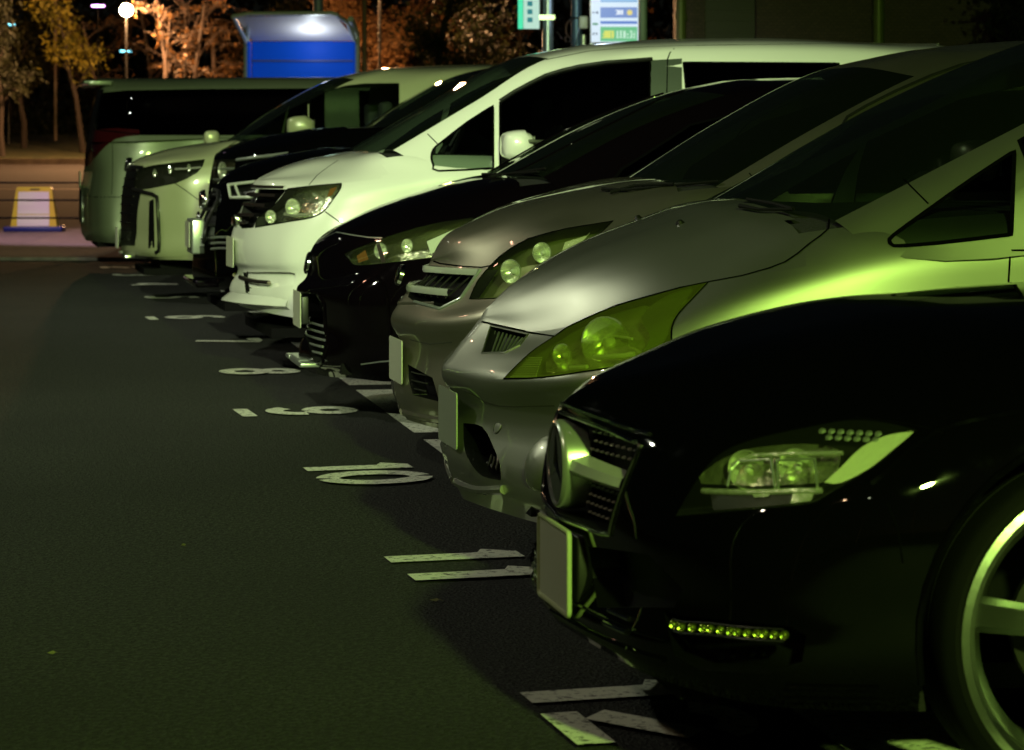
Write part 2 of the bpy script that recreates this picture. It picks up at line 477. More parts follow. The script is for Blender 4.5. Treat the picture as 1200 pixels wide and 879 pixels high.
    # common fittings
    def wheel(c, s, y, r, rimr, spokes=5, mode='pair', w=.2):
        for sy in ((1, -1) if mode == 'pair' else (1,)):
            cen = Vector((s, -sy * y, r)); ax = Vector((0, -sy, 0))
            wh = empty('wheel', cen); wh.parent = c.root
            z = Vector((0, 0, 0))
            g = G().lathe([(rimr, -w * .5), (rimr + .012, -w * .52), (r - .03, -w * .53), (r - .008, -w * .47), (r, -w * .38), (r, -w * .1), (r - .006, -w * .09), (r - .006, -w * .07), (r, -w * .06), (r, w * .06), (r - .006, w * .07), (r - .006, w * .09), (r, w * .1), (r, w * .38), (r - .008, w * .47), (r - .03, w * .53), (rimr + .02, w * .52), (rimr + .004, w * .5), (rimr, w * .44)], z, ax, 64)
            g.build('tyre', M['rubber'], wh)
            rm = G().lathe([(rimr, w * .44), (rimr + .006, w * .51), (rimr - .008, w * .53), (rimr - .02, w * .49), (rimr - .028, w * .3), (rimr - .05, w * .2), (rimr - .06, -w * .4)], z, ax, 64)
            rm.lathe([(.001, w * .30), (.03, w * .31), (.034, w * .27), (.075, w * .24), (.08, w * .1)], z, ax, 24)
            e1 = Vector((1, 0, 0)); e2 = Vector((0, 0, 1))
            for k in range(spokes):
                a = 2 * math.pi * (k + .08) / spokes + .35; u = e1 * math.cos(a) + e2 * math.sin(a); t = ax.cross(u)
                pts = []
                for q, hw, hh in ((.05, .045, .27), (.5 * rimr, .030, .26), (rimr - .04, .034, .36), (rimr - .012, .045, .45)):
                    pts.append([u * q + t * hw + ax * (w * hh - .012), u * q + t * hw * .62 + ax * w * hh, u * q - t * hw * .62 + ax * w * hh, u * q - t * hw + ax * (w * hh - .012), u * q - t * hw * .9 + ax * (w * hh - .04), u * q + t * hw * .9 + ax * (w * hh - .04)])
                v = [p for r6 in pts for p in r6]; f = []
                for i in range(3):
                    for j in range(6): f.append((6 * i + j, 6 * i + (j + 1) % 6, 6 * i + 6 + (j + 1) % 6, 6 * i + 6 + j))
                rm.add(v, f)
            rm.build('rim', M['alloy'], wh, angle=30)
            G().lathe([(.02, -w * .1), (.06, -w * .08), (.065, -w * .16), (.15, -w * .17), (.15, -w * .26), (.02, -w * .27)], z, ax, 40).build('brake_disc', M['disc'], wh)
    def arch(c, s, z, r):
        n = 28; poly = [(s + r * math.cos(2 * math.pi * k / n), z + r * math.sin(2 * math.pi * k / n)) for k in range(n)]
        rid = c.cut(poly, 'side', net=0, cond=lambda p: p.y > .55)
        fs = c.faces(rid)
        V, Fc, N = c.grab(fs)
        bmesh.ops.delete(c.near, geom=fs, context='FACES')
        g = G(); k0 = None
        arc = [(s + r * math.cos(t), z + r * math.sin(t)) for t in [math.pi * (-.12 + 1.24 * k / 24) for k in range(25)]]
        v = []
        for a, b in arc:
            h = c.hitside(a, min(max(b, .23), 9)); yy = h[0].y if h else .85
            v += [Vector((a, yy - .004, b)), Vector((a, .5, b))]
        f = [(2 * i, 2 * i + 1, 2 * i + 3, 2 * i + 2) for i in range(24)]
        n0 = len(v); v += [Vector((s, .5, z))]; f += [(2 * i + 1, n0, 2 * i + 3) for i in range(24)]
        c.out('wheel_well', v, f, M['rubber'], 'pair')
        h = []
        lip = G().tube([Vector((a, (c.hitside(a, max(b, .23)) or (Vector((0, .85, 0)), 0))[0].y - .002, b)) for a, b in arc if b > .25], .008, 8)
        c.outg('arch_lip', lip, c.m['paint'], 'pair')
    def plate(c, z, s, w=.33, h=.165, tilt=0, frame=None, m='plate', roll=0):
        g = G(); n = 5; rr = .012
        P = []
        for (cx_, cz_, a0) in ((w / 2 - rr, h / 2 - rr, 0), (-w / 2 + rr, h / 2 - rr, 90), (-w / 2 + rr, -h / 2 + rr, 180), (w / 2 - rr, -h / 2 + rr, 270)):
            for k in range(n):
                t = math.radians(a0 + 90 * k / (n - 1)); P.append((cx_ + rr * math.cos(t), cz_ + rr * math.sin(t)))
        g.prism(P, 0, -.004, lambda a, b, hh: Vector((s + hh + tilt * b, a, z + b)))
        o = c.out('number_plate', g.v, g.f, M[m], 'full', smooth=False)
        if frame:
            q = G(); pts = [Vector((s - .004 + tilt * b * 1.03, a * 1.03, z + b * 1.05)) for a, b in P]; q.tube(pts + [pts[0], pts[1]], .0055, 8, cap=False)
            c.out('plate_frame', q.v, q.f, frame, 'full', parent=o)
        return o
    def seat(c, s, y, zt, m=None):
        g = G(); z0 = zt - .62
        g.box((s, y - .24, z0), (s + .13, y + .24, zt - .12), .045); g.box((s + .03, y - .13, zt - .09), (s + .12, y + .13, zt + .1), .035)
        g.box((s + .05, y - .06, zt - .15), (s + .07, y - .04, zt - .05)); g.box((s + .05, y + .04, zt - .15), (s + .07, y + .06, zt - .05))
        c.out('seat', g.v, g.f, m or M['seat'], 'full')
    def steering(c, s, y, z):
        g = G(); ax = Vector((-.85, 0, .5)).normalized()
        a = Vector((0, 1, 0)); b = ax.cross(a); ce = Vector((s, y, z))
        pts = [ce + (a * math.cos(t) + b * math.sin(t)) * .18 for t in [2 * math.pi * k / 28 for k in range(29)]]
        g.tube(pts, .014, 8, cap=False); g.tube([ce - a * .17, ce, ce + a * .17], .012, 6); g.tube([ce, ce - b * .17], .012, 6); g.tube([ce + ax * .02, ce - ax * .25], [.05, .03], 10)
        c.out('steering_wheel', g.v, g.f, M['darkpl'], 'full')
    def mirror(c, px, py, y, w, h, m, glassback=True, om='pair', depth=.1):
        """door mirror: shell, foot and mirror glass; centre given by px and lateral distance"""
        p = c.loc(px, py, y); g = G(); n, k = 20, 12
        V = []; Fc = []
        for i in range(k + 1):
            t = math.pi * i / k; a = -math.cos(t)
            for j in range(n):
                u = 2 * math.pi * j / n
                e = lambda x, q: math.copysign(abs(x) ** q, x)
                rr = max(0, math.sin(t)) ** .36
                V.append(p + Vector((a * depth * (1.0 if a < 0 else .45), e(math.cos(u), .55) * w / 2 * rr, e(math.sin(u), .5) * h / 2 * rr + .012 * (1 if a < 0 else 0))))
        for i in range(k):
            for j in range(n): Fc.append((i * n + j, i * n + (j + 1) % n, (i + 1) * n + (j + 1) % n, (i + 1) * n + j))
        o = c.out('door_mirror', V, Fc, m, om)
        oo = o if isinstance(o, tuple) else (o,)
        g = G().tube([p + Vector((0, -w * .4, -h * .3)), p + Vector((.02, -w * .5 - .07, -h * .42))], [.03, .035], 8)
        c.outg('mirror_foot', g, M['darkpl'], om)
        g = G().box(p + Vector((depth * .44, -w * .4, -h * .36)), p + Vector((depth * .47, w * .4, h * .38)), .003)
        c.outg('mirror_glass', g, M['chrome'], om)
    def wiper(c, pts, r=.0055):
        g = G(); L = [c.hit(*q, .012)for q in pts]; L = [h[0] for h in L if h]
        if len(L) > 1:
            g.tube(L, [r * 1.3] + [r] * (len(L) - 1), 6); c.out('wiper', g.v, g.f, M['rubber'], 'near')
    # finishing: everything left over becomes the skin parts
    def finish(c, cowl, belt=None, doors=(), screen_rows=(0, 2), screen_cols=2, floor=.24, screenm='screen', roofm=None, hood=True, hoodm=None):
        L = c.L
        t_scr = lambda f: f[c.ln] == 1 and f[c.lc] < screen_cols and f[c.lr] < 2
        scr = c.mark(t_scr)
        if screenm: V, Fc, N = c.grab(c.faces(scr)); c.out('windscreen', V, Fc, M[screenm], 'both')
        inn = c.mark(lambda f: f[c.ln] == 0 and f[c.lr] >= 6 and f.calc_center_median().x > cowl)
        V, Fc, N = c.grab(c.faces(inn)); V = [Vector((p.x, p.y, p.z - .012)) for p in V]; c.out('interior', V, Fc, M['inter'], 'both')
        if hood:
            hd = c.mark(lambda f: f[c.ln] == 0 and f[c.lr] >= 5 and f.calc_center_median().x <= cowl and not (f[c.lr] == 5 and f[c.lc] >= 5))
            V, Fc, N = c.grab(c.faces(hd)); c.out('bonnet', V, Fc, hoodm or c.m['paint'], 'both')
        for nm, poly in doors:
            rid = c.cut(poly, 'side', net=0, cond=lambda p: p.y > .6)
            V, Fc, N = c.grab(c.faces(rid)); c.out(nm, V, Fc, c.m['paint'], 'pair')
            c.ribbon('door_gap', poly, .006, M['seam'], mode='side', closed=True)
        V, Fc, N = c.grab(c.faces(0, lambda f: f[c.ln] == 1)); c.out('roof', V, Fc, roofm or c.m.get('roof', c.m['paint']), 'both')
        V, Fc, N = c.grab(c.faces(0, lambda f: f[c.ln] == 0)); c.out('body', V, Fc, c.m['paint'], 'both')
        g = G().box((.12, -.6, floor - .02), (L - .1, .6, floor + .03)); g.box((.25, -.55, floor), (.5, .55, .5))
        c.out('underbody', g.v, g.f, M['rubber'], 'full', smooth=False)
        c.near.free()
    def glassreg(c, name, poly, m, mode='px', net=1, frame=.012, fm='seam', om='pair', cond=None):
        rid = c.cut(poly, mode, net=net, cond=cond); V, Fc, N = c.grab(c.faces(rid))
        if not V: print('empty glass', name); return None
        o = c.out(name, V, Fc, M[m], om)
        if frame: c.ribbon('window_rubber', poly, frame, M[fm], mode=mode, closed=True, om=om, off=.002)
        return o
    def lamp(c, poly, lensm, depth, name='headlight', cavm=None, rim=.004, vec=None):
        """hollow lamp: pocket, lens, thin gasket. Returns the near pocket object"""
        rid = c.cut(poly, 'px', net=0); fs = c.faces(rid)
        V, Fc = c.cavity(fs, depth, vec); o = c.out(name, V, Fc, cavm or M['darkpl'], 'pair', angle=25)
        V, Fc, N = c.grab(fs); c.out('lamp_lens', V, Fc, M[lensm], 'pair')
        if rim: c.ribbon('lamp_gasket', poly, rim, M['seam'], closed=True, off=.001)
        return o
    def opening(c, poly, depth, m, name='grille', mode='px', vec=None, om='both'):
        rid = c.cut(poly, mode, net=0, cond=None if mode == 'px' else (lambda p: p.x < .6)); fs = c.faces(rid)
        V, Fc = c.cavity(fs, depth, vec or Vector((depth, 0, 0)))
        if not V: print('empty opening', name); return None
        return c.out(name, V, Fc, m, om, angle=25)
# ================================================================== the nine cars
def side_door(s0, s1, z0, z1, rake=.03):
    return [(s0 + .02, z0), (s1 - .05, z0), (s1, z0 + .06), (s1 + .01, z1), (s0 + rake, z1), (s0, z0 + (z1 - z0) * .5)]

# ---------------------------------------------------------------- black saloon, bay 12
def build_saloon():
    c = Car('parked_car', 654, 6.2, 10.5, 4.94, 'glossy black saloon nearest the camera, round badge in its grille and an alloy wheel', dict(paint=M['black']))
    rows = [
        [(.0, 0, .235), (.035, .3, .225), (.09, .58, .215), (.22, .8, .205), (.42, .88, .2), (.85, .9, .2), (1.35, .9, .2)],
        [(-.012, 0, .256), (.015, .3, .252), (.07, .58, .25), (.2, .82, .25), (.42, .905, .25), (.85, .925, .25), (1.35, .92, .25)],
        [(.02, 0, .36), (.04, .3, .36), (.085, .58, .37), (.2, .82, .38), (.42, .915, .39), (.85, .935, .4), (1.35, .93, .4)],
        [(.0, 0, .462), (.03, .3, .465), (.09, .58, .49), (.2, .8, .52), (.4, .91, .545), (.85, .94, .56), (1.35, .935, .56)],
        [(.005, 0, .6), (.045, .3, .59), (.12, .58, .585), (.225, .76, .60), (.38, .875, .63), (.85, .93, .72), (1.35, .93, .72)],
        [(.008, 0, .695), (.06, .22, .677), (.115, .45, .665), (.27, .66, .70), (.5, .80, .735), (.85, .87, .80), (1.35, .89, .86)],
        [(.016, 0, .708), (.085, .2, .712), (.2, .38, .732), (.36, .53, .775), (.55, .65, .81), (.87, .74, .86), (1.35, .76, .90)],
        [(.035, 0, .722), (.11, .12, .752), (.24, .22, .792), (.4, .3, .842), (.6, .35, .885), (.9, .4, .912), (1.35, .4, .94)],
        [(.05, 0, .732), (.12, 0, .762), (.25, 0, .80), (.4, 0, .85), (.62, 0, .9), (.9, 0, .925), (1.35, 0, .95)],
    ]
    cab = [
        [(1.3, 0, .945), (1.33, .4, .94), (1.42, .68, .92), (1.5, .8, .88), (2.3, .84, .92)],
        [(1.75, 0, 1.17), (1.78, .38, 1.165), (1.85, .58, 1.14), (1.92, .66, 1.11), (2.4, .74, 1.15)],
        [(2.2, 0, 1.35), (2.22, .3, 1.345), (2.28, .5, 1.325), (2.35, .55, 1.31), (2.7, .58, 1.33)],
        [(2.4, 0, 1.39), (2.42, .26, 1.385), (2.48, .42, 1.37), (2.55, .45, 1.37), (2.9, .45, 1.385)],
        [(2.55, 0, 1.405), (2.6, 0, 1.41), (2.7, 0, 1.415), (2.8, 0, 1.418), (3.0, 0, 1.42)]]
    c.body(rows, cab, 0); c.snet()
    # headlight: pocket, lens, light bar, projectors, guide
    hl = smoothpoly([(791, 606), (821, 556), (848, 529), (889, 513), (944, 501), (998, 492), (1039, 495), (1075, 504), (1053, 524), (1026, 547), (971, 580), (949, 591), (889, 597), (835, 602)], n=3, sharp=(0, 7))
    pocket = c.lamp(hl, 'lens', .2, rim=.0035)
    c.inset('reflector_panel', smoothpoly([(822, 567), (835, 545), (858, 530), (890, 524), (940, 520), (975, 524), (985, 535), (962, 566)], n=2), -.075, mat('reflector_panel', (.62, .64, .46), .9, .2, bump=1., bscale=26))
    c.trim('light_bar', [(815, 571), (850, 571), (890, 570), (930, 568), (960, 568)], .006, M['reflector'], off=-.02)
    c.trim('light_bar', [(850, 538), (880, 525), (925, 523), (985, 522)], .0045, M['reflector'], off=-.02)
    c.inset('light_guide', smoothpoly([(966, 565), (985, 548), (1010, 524), (1040, 510), (1074, 505), (1050, 524), (1020, 548), (985, 566)], n=3, sharp=(0, 4)), -.014, mat('light_guide', (.75, .78, .55), .3, .25, bump=.3, bscale=80))
    c.inset('lamp_divider', [(832, 575), (965, 573), (950, 588), (890, 594), (836, 598)], -.03, M['darkpl'])
    c.inset('lower_reflector', [(880, 576), (905, 574), (900, 582), (884, 583)], -.026, M['reflector'])
    c.inset('lower_reflector', [(930, 576), (956, 574), (950, 587), (926, 590)], -.026, M['reflector'])
    for (x, y, r) in ((876, 550, .036), (934, 547, .034)): c.bowl('reflector_bowl', x, y, .05, r, M['reflector'], None, face=(-.6, .8, 0))
    c.trim('lamp_frame', [(847, 566), (852, 545), (862, 535), (900, 532), (904, 566)], .0025, M['satin'], off=-.015)
    c.trim('lamp_frame', [(908, 566), (907, 533), (952, 531), (955, 566)], .0025, M['satin'], off=-.015)
    g = G()
    for (x, y) in [(1028 - 11 * i - 3 * j, 504 + 7 * j - i * .6) for j in range(2) for i in range(7 - j)]:
        h = c.hit(x, y, -.01)
        if h: g.lathe([(.001, .004), (.006, .003), (.008, 0)], h[0], h[1], 6)
    c.outg('honeycomb_trim', g, M['satin'], 'pair')
    # grille
    gr = [(-.2, .47), (.30, .47), (.335, .475), (.352, .492), (.40, .628), (.398, .645), (.372, .652), (.2, .668), (0, .68), (-.2, .68)]
    rid = c.cut(gr, 'front', net=0, cond=lambda p: p.x < .4); fs = c.faces(rid)
    V, Fc = c.cavity(fs, .06, Vector((.07, 0, 0)))
    gro = c.out('grille', V, Fc, M['meshpl'], 'both', angle=25)
    def nose(y, z, off=0.):
        p, n, i, t = c.bvh.ray_cast(Vector((-2, abs(y) + 1e-3, z)), Vector((1, 0, 0)))
        return None if p is None else Vector((p.x - off, y, z))
    g = G()
    top = [nose(y, .66 if abs(y) > .36 else .683 - abs(y) * .07, .004) for y in [-.385 + .77 * k / 24 for k in range(25)]]
    per = smoothpoly([(-.0, .683), (.2, .669), (.372, .655), (.403, .64), (.354, .49), (.33, .466), (.15, .462), (0, .461)], closed=False, n=5, sharp=(2,))
    P = [nose(a, b, .003) for a, b in per]; P = [p for p in P if p]
    g.tube(P, .0045, 8); g.tube([Vector((p.x, -p.y, p.z)) for p in P], .0045, 8)
    c.out('grille_surround', g.v, g.f, M['chrome'], 'full')
    g = G(); L = [(0, .701), (.1, .692), (.2, .684), (.32, .676), (.4, .674)]
    P = [nose(a, b, .002) for a, b in smoothpoly(L, closed=False, n=4)]; P = [p for p in P if p]
    g.tube(P, .0045, 8); g.tube([Vector((p.x, -p.y, p.z)) for p in P], .0045, 8); c.out('bonnet_trim', g.v, g.f, M['chrome'], 'full')
    g = G()                                     # the mesh: rows of small pins
    for j in range(10):
        z = .484 + j * .0185
        for k in range(-13, 14):
            y = k * .029 + (.0145 if j % 2 else 0)
            if .548 < z < .602: continue
            if abs(y) > .34 + (z - .48) * .28 or abs(y) < .10: continue
            q = nose(y, z, -.035)
            if q: g.lathe([(.0005, -.006), (.0028, -.003), (.0034, .003)], q, (1, 0, 0), 6)
    c.out('grille_mesh', g.v, g.f, mat('pin_metal', (.35, .36, .32), .6, .35, bump=.05), 'full')
    bar = G()                                   # the wide bar left and right of the badge
    for sg in (1, -1):
        rowsb = []
        for k in range(13):
            y = .05 + .325 * k / 12; q = nose(y, .575, -.002); x = q.x; ht = .026 - .004 * k / 12; zc = .578 - .008 * k / 12
            rowsb.append([Vector((x + .03, sg * y, zc + ht * .9)), Vector((x - .006, sg * y, zc + ht * .55)), Vector((x - .012, sg * y, zc - ht * .25)), Vector((x - .004, sg * y, zc - ht * .7)), Vector((x + .03, sg * y, zc - ht))])
        bar.add([p for r in rowsb for p in r], [(5 * i + j, 5 * i + j + 1, 5 * i + 6 + j, 5 * i + 5 + j) for i in range(12) for j in range(4)])
    c.out('grille_bar', bar.v, bar.f, mat('bar_silver', (.82, .85, .76), .55, .16, bump=.03), 'full', angle=50)
    g = G().lathe([(.001, .0), (.06, -.0015), (.078, -.001), (.082, 0)], (-.004, 0, .573), (1, 0, 0), 48)
    c.out('badge_face', g.v, g.f, mat('badge_black', (.006, .007, .007), 0, .15, coat=1, bump=.05), 'full')
    g = G().lathe([(.080, .004), (.082, -.002), (.087, -.004), (.092, 0), (.0945, .008), (.0945, .055), (.088, .06)], (-.004, 0, .573), (1, 0, 0), 56)
    c.out('badge_ring', g.v, g.f, M['satin'], 'full')
    g = G()
    for k in range(3):
        t = math.pi / 2 + 2 * math.pi * k / 3; u = Vector((0, math.cos(t), math.sin(t))); w = Vector((0, -math.sin(t), math.cos(t))); o = Vector((-.006, 0, .573))
        g.add([o - w * .012, o + w * .012, o + u * .074, o + Vector((-.004, 0, 0))], [(0, 2, 3), (3, 2, 1), (0, 3, 1)])
    c.out('badge_star', g.v, g.f, M['chrome'], 'full', smooth=False)
    c.plate(.36, -.005, w=.315, frame=mat('plate_rim', (.55, .62, .35), .2, .35, bump=.1))
    g = G().box((.006, -.16, .275), (.075, .16, .44), .008); c.out('plate_holder', g.v, g.f, M['darkpl'], 'full')
    # bumper: lamp strip, chrome splitter, air intakes
    c.opening([(778, 716), (800, 722), (925, 734), (945, 745), (940, 775), (900, 790), (820, 785), (790, 768)], .08, M['meshpl'], 'side_intake', om='pair', vec=Vector((.05, -.07, 0)))
    g = G(); L = [h[0] for h in c.line([(787, 732), (796, 735), (830, 737), (870, 742), (918, 745)], off=-.004)]
    for i in range(13):
        p = L[int(i * (len(L) - 1) / 12)]; n = Vector((-.55, .8, 0)).normalized()
        g.lathe([(.008, -.01), (.0085, 0), (.007, .002), (.004, .0), (.002, .002), (.001, .003)], p, n, 12)
    c.outg('running_light', g, mat('running_lamp_tinted', (.30, .36, .06), .9, .3, bump=.3), 'pair')
    L2 = [p for p in L]; g = G().tube([p + Vector((0, 0, -.011)) for p in L2], .003, 6); g.tube([p + Vector((0, 0, .011)) for p in L2], .002, 6)
    c.outg('running_light_trim', g, M['darkpl'], 'pair')
    g = G()
    for z, x, r in ((.262, -.027, .006), (.30, .0, .004)):
        P = [nose(y, z, .002) for y in [.62 * k / 20 for k in range(21)]]; P = [p for p in P if p]
        g.tube(P, r, 8); g.tube([Vector((p.x, -p.y, p.z)) for p in P], r, 8)
    c.out('splitter_trim', g.v, g.f, M['chrome'] if 0 else M['black'], 'full')
    g = G()
    for z in (.292, .318):
        P = [nose(y, z, .003) for y in [.36 + .12 * k / 6 for k in range(7)]]
        g.tube([p for p in P if p], .0055, 8)
    c.outg('splitter_accent', g, M['chrome'], 'pair')
    c.opening([(690, 640), (760, 650), (800, 690), (790, 712), (700, 712)], .05, M['meshpl'], 'lower_intake', om='pair', vec=Vector((.06, 0, 0)))
    for sl in ((960, 806), (960, 821)):
        c.trim('bumper_strake', [(sl[0] - 40, sl[1] - 2), (sl[0], sl[1] - 1), (sl[0] + 70, sl[1])], .0045, M['black'], off=.003)
    c.trim('wing_glint_ridge', smoothpoly([(1020, 566), (1040, 550), (1062, 528), (1097, 504), (1140, 491), (1196, 480)], closed=False), .011, M['black'], off=-.007)  # half-sunk tube added to catch a line of highlight along the wing
    c.ribbon('bonnet_gap', [(1000, 489), (1045, 494), (1085, 501), (1105, 508)], .004, M['seam'])
    c.ribbon('fender_gap', [(1040, 590), (1052, 620), (1058, 660)], .004, M['seam'])
    c.glassreg('side_window', [(1.75, .95), (3.6, .99), (3.45, 1.22), (2.9, 1.31), (2.4, 1.27), (2.0, 1.1)], 'privacy', 'side')
    c.arch(.868, .335, .378); c.arch(3.75, .335, .385)
    c.wheel(.868, .83, .332, .290, 5); c.wheel(3.75, .83, .337, .272, 5)
    c.mirror(1390, 330, .98, .2, .13, M['black'], om='near')
    for y in (-.38, .38): c.seat(2.35, y, 1.12)
    c.steering(1.9, -.38, .85)
    c.finish(1.3, doors=[('front_door', side_door(1.5, 2.65, .25, .9)), ('rear_door', side_door(2.67, 3.4, .25, .9))], floor=.2)
    return c

# ---------------------------------------------------------------- silver people carrier, bay 11
def build_mpv():
    c = Car('parked_car', 531, 8.65, 10.5, 4.76, 'silver people carrier with large yellowed headlights beside the black saloon', dict(paint=M['silver']))
    rows = [
        [(.03, 0, .2), (.05, .3, .2), (.1, .55, .195), (.22, .76, .19), (.4, .84, .19), (.95, .86, .2), (1.45, .86, .2)],
        [(-.012, 0, .29), (-.008, .3, .285), (.04, .55, .262), (.16, .77, .245), (.4, .865, .25), (.95, .88, .28), (1.45, .88, .28)],
        [(.012, 0, .49), (.02, .3, .49), (.08, .535, .50), (.205, .745, .525), (.4, .845, .545), (.95, .885, .56), (1.45, .885, .56)],
        [(-.034, 0, .565), (-.012, .3, .568), (.045, .555, .585), (.165, .775, .605), (.375, .873, .635), (.95, .895, .68), (1.45, .895, .68)],
        [(-.004, 0, .628), (.035, .3, .635), (.115, .55, .65), (.235, .73, .69), (.40, .83, .74), (.95, .885, .83), (1.45, .89, .86)],
        [(.075, 0, .727), (.165, .28, .712), (.29, .51, .757), (.44, .66, .831), (.6, .755, .872), (.95, .85, .935), (1.45, .865, 1.0)],
        [(.085, 0, .742), (.18, .19, .775), (.32, .37, .85), (.47, .5, .908), (.64, .59, .955), (.95, .76, 1.02), (1.45, .78, 1.06)],
        [(.095, 0, .757), (.19, .1, .825), (.32, .19, .90), (.47, .26, .965), (.62, .32, 1.015), (.88, .4, 1.075), (1.45, .4, 1.07)],
        [(.1, 0, .765), (.19, 0, .845), (.31, 0, .905), (.46, 0, .965), (.62, 0, 1.028), (.86, 0, 1.09), (1.45, 0, 1.07)],
    ]
    cab = [
        [(.84, 0, 1.075), (.87, .42, 1.065), (.95, .745, 1.04), (1.03, .84, .965), (2.1, .865, 1.02)],
        [(1.43, 0, 1.395), (1.45, .38, 1.385), (1.534, .655, 1.311), (1.53, .735, 1.25), (2.2, .78, 1.28)],
        [(1.9, 0, 1.585), (1.93, .33, 1.58), (2.0, .565, 1.53), (2.1, .61, 1.50), (2.5, .65, 1.54)],
        [(2.05, 0, 1.615), (2.08, .3, 1.61), (2.2, .46, 1.59), (2.3, .5, 1.58), (2.7, .52, 1.605)],
        [(2.15, 0, 1.63), (2.2, 0, 1.635), (2.3, 0, 1.643), (2.45, 0, 1.65), (2.8, 0, 1.66)]]
    c.body(rows, cab); c.snet()
    hl = smoothpoly([(590, 444), (622, 413), (650, 394), (664, 384), (690, 372), (722, 358.5), (760, 347.5), (797, 337.5), (831, 330), (810, 352), (793, 371), (787, 388), (788, 407), (735, 427), (685, 435.5), (635, 442.5)], n=3, sharp=(0, 8, 12))
    c.lamp(hl, 'lensold', .2, cavm=M['reflector'] if 0 else mat('lamp_housing', (.45, .46, .30), .6, .36, bump=.5, bscale=9), rim=.005)
    c.trim('light_bar', [(690, 409), (738, 407)], .0075, M['lampbulb'], off=-.03); c.trim('light_bar', [(664, 424), (684, 423)], .006, M['lampbulb'], off=-.02); c.trim('light_bar', [(698, 388), (715, 383), (735, 387)], .004, M['lampbulb'], off=-.03)
    c.bowl('reflector_bowl', 712, 402, .06, .07, M['reflector'], None, face=(-.75, .9, .05))
    c.bowl('reflector_bowl', 660, 416, .05, .03, M['reflector'], None, face=(-.8, .8, .05))
    c.inset('reflector_panel', smoothpoly([(640, 436), (650, 405), (690, 380), (735, 362), (765, 360), (768, 395), (735, 424), (690, 432)], n=2), -.11, mat('reflector_panel_old', (.70, .72, .48), .8, .24, bump=.9, bscale=7))
    c.inset('lamp_divider', smoothpoly([(752, 372), (775, 350), (812, 338), (795, 362), (784, 390), (768, 412), (750, 418), (762, 395)], n=3), -.035, mat('lamp_bezel', (.10, .12, .05), .3, .4, bump=.1))
    g = G()
    for k in range(10):
        L = [h[0] for h in c.line([(596 + k * 2.4, 440 - k * 2.6), (626 + k * .8, 440 - k * 2.6)], off=-.008)]
        if len(L) > 1: g.tube(L, .0018, 5)
    c.outg('indicator_ribs', g, M['lampbulb'], 'pair')
    # small slotted grille under the bonnet edge
    c.opening([(575, 382.5), (619, 392.5), (608, 405), (592, 413), (565.5, 413.5)], .05, M['darkpl'], 'grille', om='pair')
    g = G()
    for k in range(9):
        a = (577 + k * 4.6, 384.5 + k * 1.1); b = (568.5 + k * 3.9, 412 - max(0, k - 5) * 2.2)
        L = [h[0] for h in c.line([a, b], off=-.014)]
        if len(L) > 1: g.tube(L, .0035, 6)
    c.outg('grille_slats', g, M['satin'] if 0 else mat('slat_grey', (.10, .105, .10), .3, .4, bump=.1), 'pair')
    c.trim('grille_frame', [(575, 382), (619, 392), (609, 405), (592, 413.5), (565, 414)], .003, M['silver'], closed=True, off=.001)
    # lower openings
    c.opening(smoothpoly([(543, 496), (565, 500), (578, 523), (586, 545), (587, 563), (565, 558), (551, 542), (544, 524)], n=3, sharp=(0, 4)), .09, M['meshpl'], 'bumper_opening', om='pair', vec=Vector((.12, -.02, 0)))
    g = G()
    for k in range(6):
        L = [h[0] for h in c.line([(558 + k * 4.5, 530 - k * 2), (552 + k * 5.5, 548 + k * 2)], off=-.05)]
        if len(L) > 1: g.tube(L, .004, 6)
    c.outg('bumper_ribs', g, M['silver'], 'pair')
    h = c.hit(583.6, 500)
    g = G().lathe([(.001, .003), (.017, .002), (.019, 0)], h[0], h[1], 20); c.outg('tow_cover', g, M['silver'], 'pair')
    g = G().lathe([(.0, -.001), (.02, -.001), (.021, .002), (.0225, 0)], h[0], h[1], 24); c.outg('tow_cover_gap', g, M['darkpl'], 'pair')
    h = c.hit(636, 541); n = h[1]
    g = G().lathe([(.001, .030), (.025, .028), (.05, .021), (.07, .009), (.08, -.004), (.084, -.012)], h[0], n, 32); c.outg('reflection_dome', g, M['silver'], 'pair')  # dome shaped to imitate a round reflection on the bumper corner, not a lamp
    c.trim('bumper_lip', smoothpoly([(523, 538), (523, 552), (535, 565), (560, 574), (590, 574)], closed=False), .014, M['silver'], off=-.002)
    c.ribbon('bumper_crease_shade', [(545, 458.5), (556, 463), (568, 471), (585, 475.5), (602, 476.5), (650, 475.5)], .0035, mat('seam_soft', (.08, .08, .065), .3, .6, bump=.1))  # dark ribbon paints the shade line along the bumper crease
    c.ribbon('bonnet_gap', [(560.5, 376), (577, 380), (600, 385), (622, 390), (650, 394.3), (664, 384), (690, 371.5), (722, 358), (760, 347), (797, 337), (832, 330), (870, 323), (902, 314), (920, 307), (935, 297), (948, 286), (962, 276), (971, 268), (972, 255)], .006, M['seam'])
    c.ribbon('pillar_gap', [(1059, 210), (1079, 230), (1088, 239)], .005, M['seam'])
    c.plate(.445, -.014, m='plategrn')
    c.glassreg('quarter_window', smoothpoly([(1042.5, 283), (1047, 276), (1088, 246), (1140, 209), (1189, 177), (1185, 275), (1100, 285), (1054, 288.5), (1045, 287)], n=2, sharp=(4, 5)), 'glass', fm='darkpl' if 0 else 'seam')
    c.glassreg('side_window', [(1.50, 1.02), (1.50, 1.262), (1.8, 1.40), (2.1, 1.465), (2.45, 1.47), (2.43, 1.05)], 'glass', 'side')
    c.glassreg('side_window', [(2.53, 1.05), (2.55, 1.47), (3.3, 1.47), (3.32, 1.06)], 'privacy', 'side')
